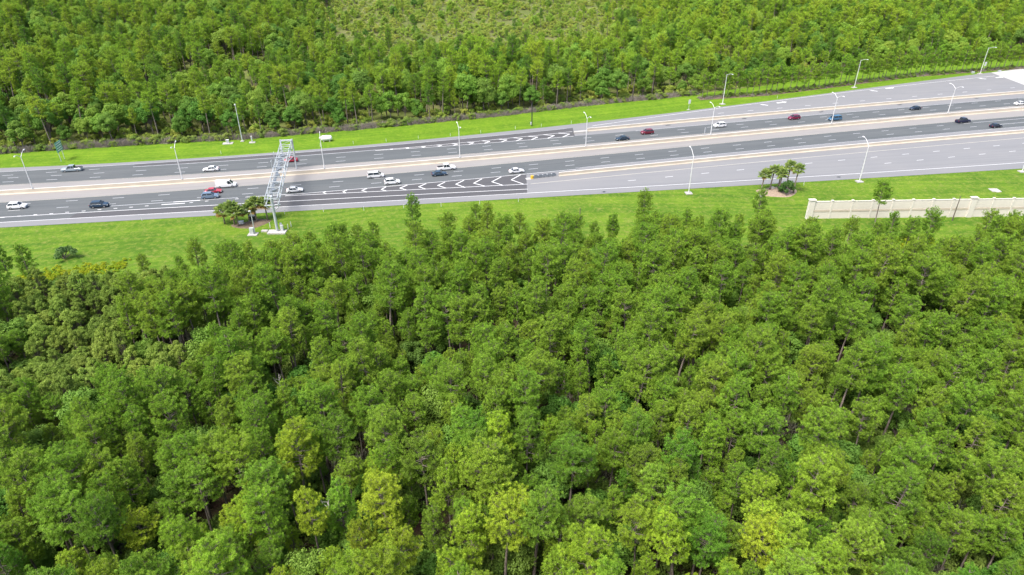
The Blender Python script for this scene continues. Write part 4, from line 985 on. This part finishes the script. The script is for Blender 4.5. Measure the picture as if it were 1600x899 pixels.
scatter('far_woods', 'mid green mass of woods beyond the highway on the gantry side', 'woods', restL, protos(), (1.26, 1.16, 1.1))  # tint lifted and yellowed; haze and sky light on distant crowns put into the colour
scatter('far_woods', 'lighter green mass of woods beyond the highway on the beige wall side', 'woods', restR, protos(), (1.45, 1.30, 1.15))  # stronger lift of the tint, standing in for haze over the distance
def scrub_sampler(r):
    y = 200 + 460*r.uniform()**.85; x = r.uniform(-.84, .84)*y
    if y < far_woods(x) + 2: return None
    if meadow(x, y) < .3 and r.uniform() > .5 and y - float(far_woods(x)) > 10: return None
    if vnoise(x, y, .10, 6.0) < .12: return None
    return x, y
sp = poisson(26000, scrub_sampler, 2.6, rng)
scatter('far_scrub', 'low bushes and palmetto scrub in the open ground beyond the highway', 'scrub', [(x, y, -.5, rng.uniform(0, 6.28), rng.uniform(.6, 1.35), int(rng.choice([0, 1, 2, 3], p=[.35, .25, .25, .15]))) for x, y in sp], bush_src + pal_src[:1], (1.45, 1.32, 1.1))

# ------------------------------------------------------------------ palms
def frond_mesh(seed, dead=False):
    rng_ = np.random.default_rng(seed); b = MB(); L_ = .75
    b.tube([(0, 0, 0), (L_*.6, 0, .06), (L_, 0, .02)], [.022, .018, .014], 3, False)
    for j in range(17):
        th = (j-8)/8*1.9; e = Vector((math.cos(th), math.sin(th), 0)); l = .95*(1-.16*abs(th)) + rng_.uniform(-.08, .08); n = Vector((-e.y, e.x, 0))*.075
        c = Vector((L_, 0, .02)); k = c + e*l*.6 + Vector((0, 0, .08-.04*abs(th))); t_ = c + e*l + Vector((0, 0, -.16))
        b.add([c, k-n, t_, k+n], [[0, 1, 2], [0, 2, 3]])
    return b.data('frond', M['palm_dead' if dead else 'palm'])
FR = [frond_mesh(1), frond_mesh(2)]; FRD = frond_mesh(3, True)
def palm(x, y, h, label, group, sc_=1.0, nf=24, lean=(0, 0), dead=3):
    t = thing('palm_tree', label, 'palm tree', (x, y, gz(x, y)-.02), 0, group)
    pts = [(lean[0]*u*u, lean[1]*u*u, h*u) for u in (0, .3, .6, .85, 1)]
    MB().tube(pts, [.24, .19, .18, .20, .16], 8).build('trunk', M['bark_palm'], t, True)
    top = Vector(pts[-1]); a = random.uniform(0, 6)
    for i in range(nf):
        a += 2.4; u = i/nf; el = math.radians(78 - 118*u + random.uniform(-8, 8))
        d = i >= nf-dead
        o = link('frond', FRD if d else random.choice(FR), t, top); o.rotation_euler = (random.uniform(-.3, .3), -el, a); s = sc_*random.uniform(.85, 1.15); o.scale = (s, s, s)
def bed(pts, label, mat='mulch'):
    n = len(pts); cx = sum(p[0] for p in pts)/n; cy = sum(p[1] for p in pts)/n; ring = []
    for i in range(n):
        for k in range(4):
            u = k/4; p0, p1, p2, p3 = (np.array(pts[(i+q) % n]) for q in (-1, 0, 1, 2))
            ring.append(tuple(.5*((2*p1) + (-p0+p2)*u + (2*p0-5*p1+4*p2-p3)*u*u + (-p0+3*p1-3*p2+p3)*u**3)))
    v_ = []
    for s, dz in ((.03, .14), (.6, .12), (.92, .09), (1, -.02)): v_ += [(cx+(x-cx)*s, cy+(y-cy)*s, gz(cx+(x-cx)*s, cy+(y-cy)*s)+dz) for x, y in ring]
    m_ = len(ring); f_ = [[r*m_+i, r*m_+(i+1) % m_, (r+1)*m_+(i+1) % m_, (r+1)*m_+i] for r in range(3) for i in range(m_)]
    return tag(MB().add(v_, f_).build('planting_bed', M[mat]), label, 'planting bed')
bed([(-73.6, 162.9), (-71.5, 161.2), (-67.5, 160.9), (-65.3, 162.6), (-63.8, 165.9), (-68.4, 166.6), (-70.6, 164.4)], 'dark mulch bed under the palms beside the gantry')
bed([(71.2, 186.8), (71.8, 183.4), (75.4, 182.0), (80.0, 182.4), (83.4, 187.2), (80.4, 189.6), (76.5, 189.2)], 'sandy brown mulch bed under the palms beside the wall end', 'sand')
for x, y, h in ((-75.4, 163.6, 3.6), (-72.6, 163.0, 4.6), (-71.3, 162.2, 3.8), (-69.4, 165.0, 3.4), (-67.4, 164.9, 5.0), (-64.9, 166.0, 4.6)):
    palm(x, y, h, 'short full-headed palm in the dark mulch bed beside the gantry', 'palms beside the gantry', 1.42, 27, (random.uniform(-.3, .3), .2), 5)
for x, y, h in ((72.6, 186.4, 4.9), (75.4, 187.2, 5.9), (78.2, 188.4, 4.9), (77.4, 185.6, 5.4), (80.6, 188.6, 6.6), (81.4, 184.9, 7.2)):
    palm(x, y, h, 'tall slim palm with a small round head in the sandy bed near the wall end', 'palms near the wall end', 1.25, 24, (random.uniform(-.1, .5), .1), 2)
for x, y in ((76.2, 188.0), (79.5, 187.2), (71.3, 182.3)):
    b = MB(); b.prism([(-.9, -.3), (.2, -.6), (1.0, -.1), (.5, .5), (-.5, .45)], 0, .4); b.prism([(-.5, -.2), (.3, -.3), (.5, .2), (-.2, .3)], .39, .6); tag(b.build('limestone_rock', M['concrete'], loc=(x, y, gz(x, y)+.05)), 'white limestone rock in the sandy palm bed', 'rock', 'rocks in the sandy palm bed')
print('near', cnt, 'rest', len(rest), 'under', len(und), 'far', nfar, len(restL), len(restR), 'scrub', len(sp))
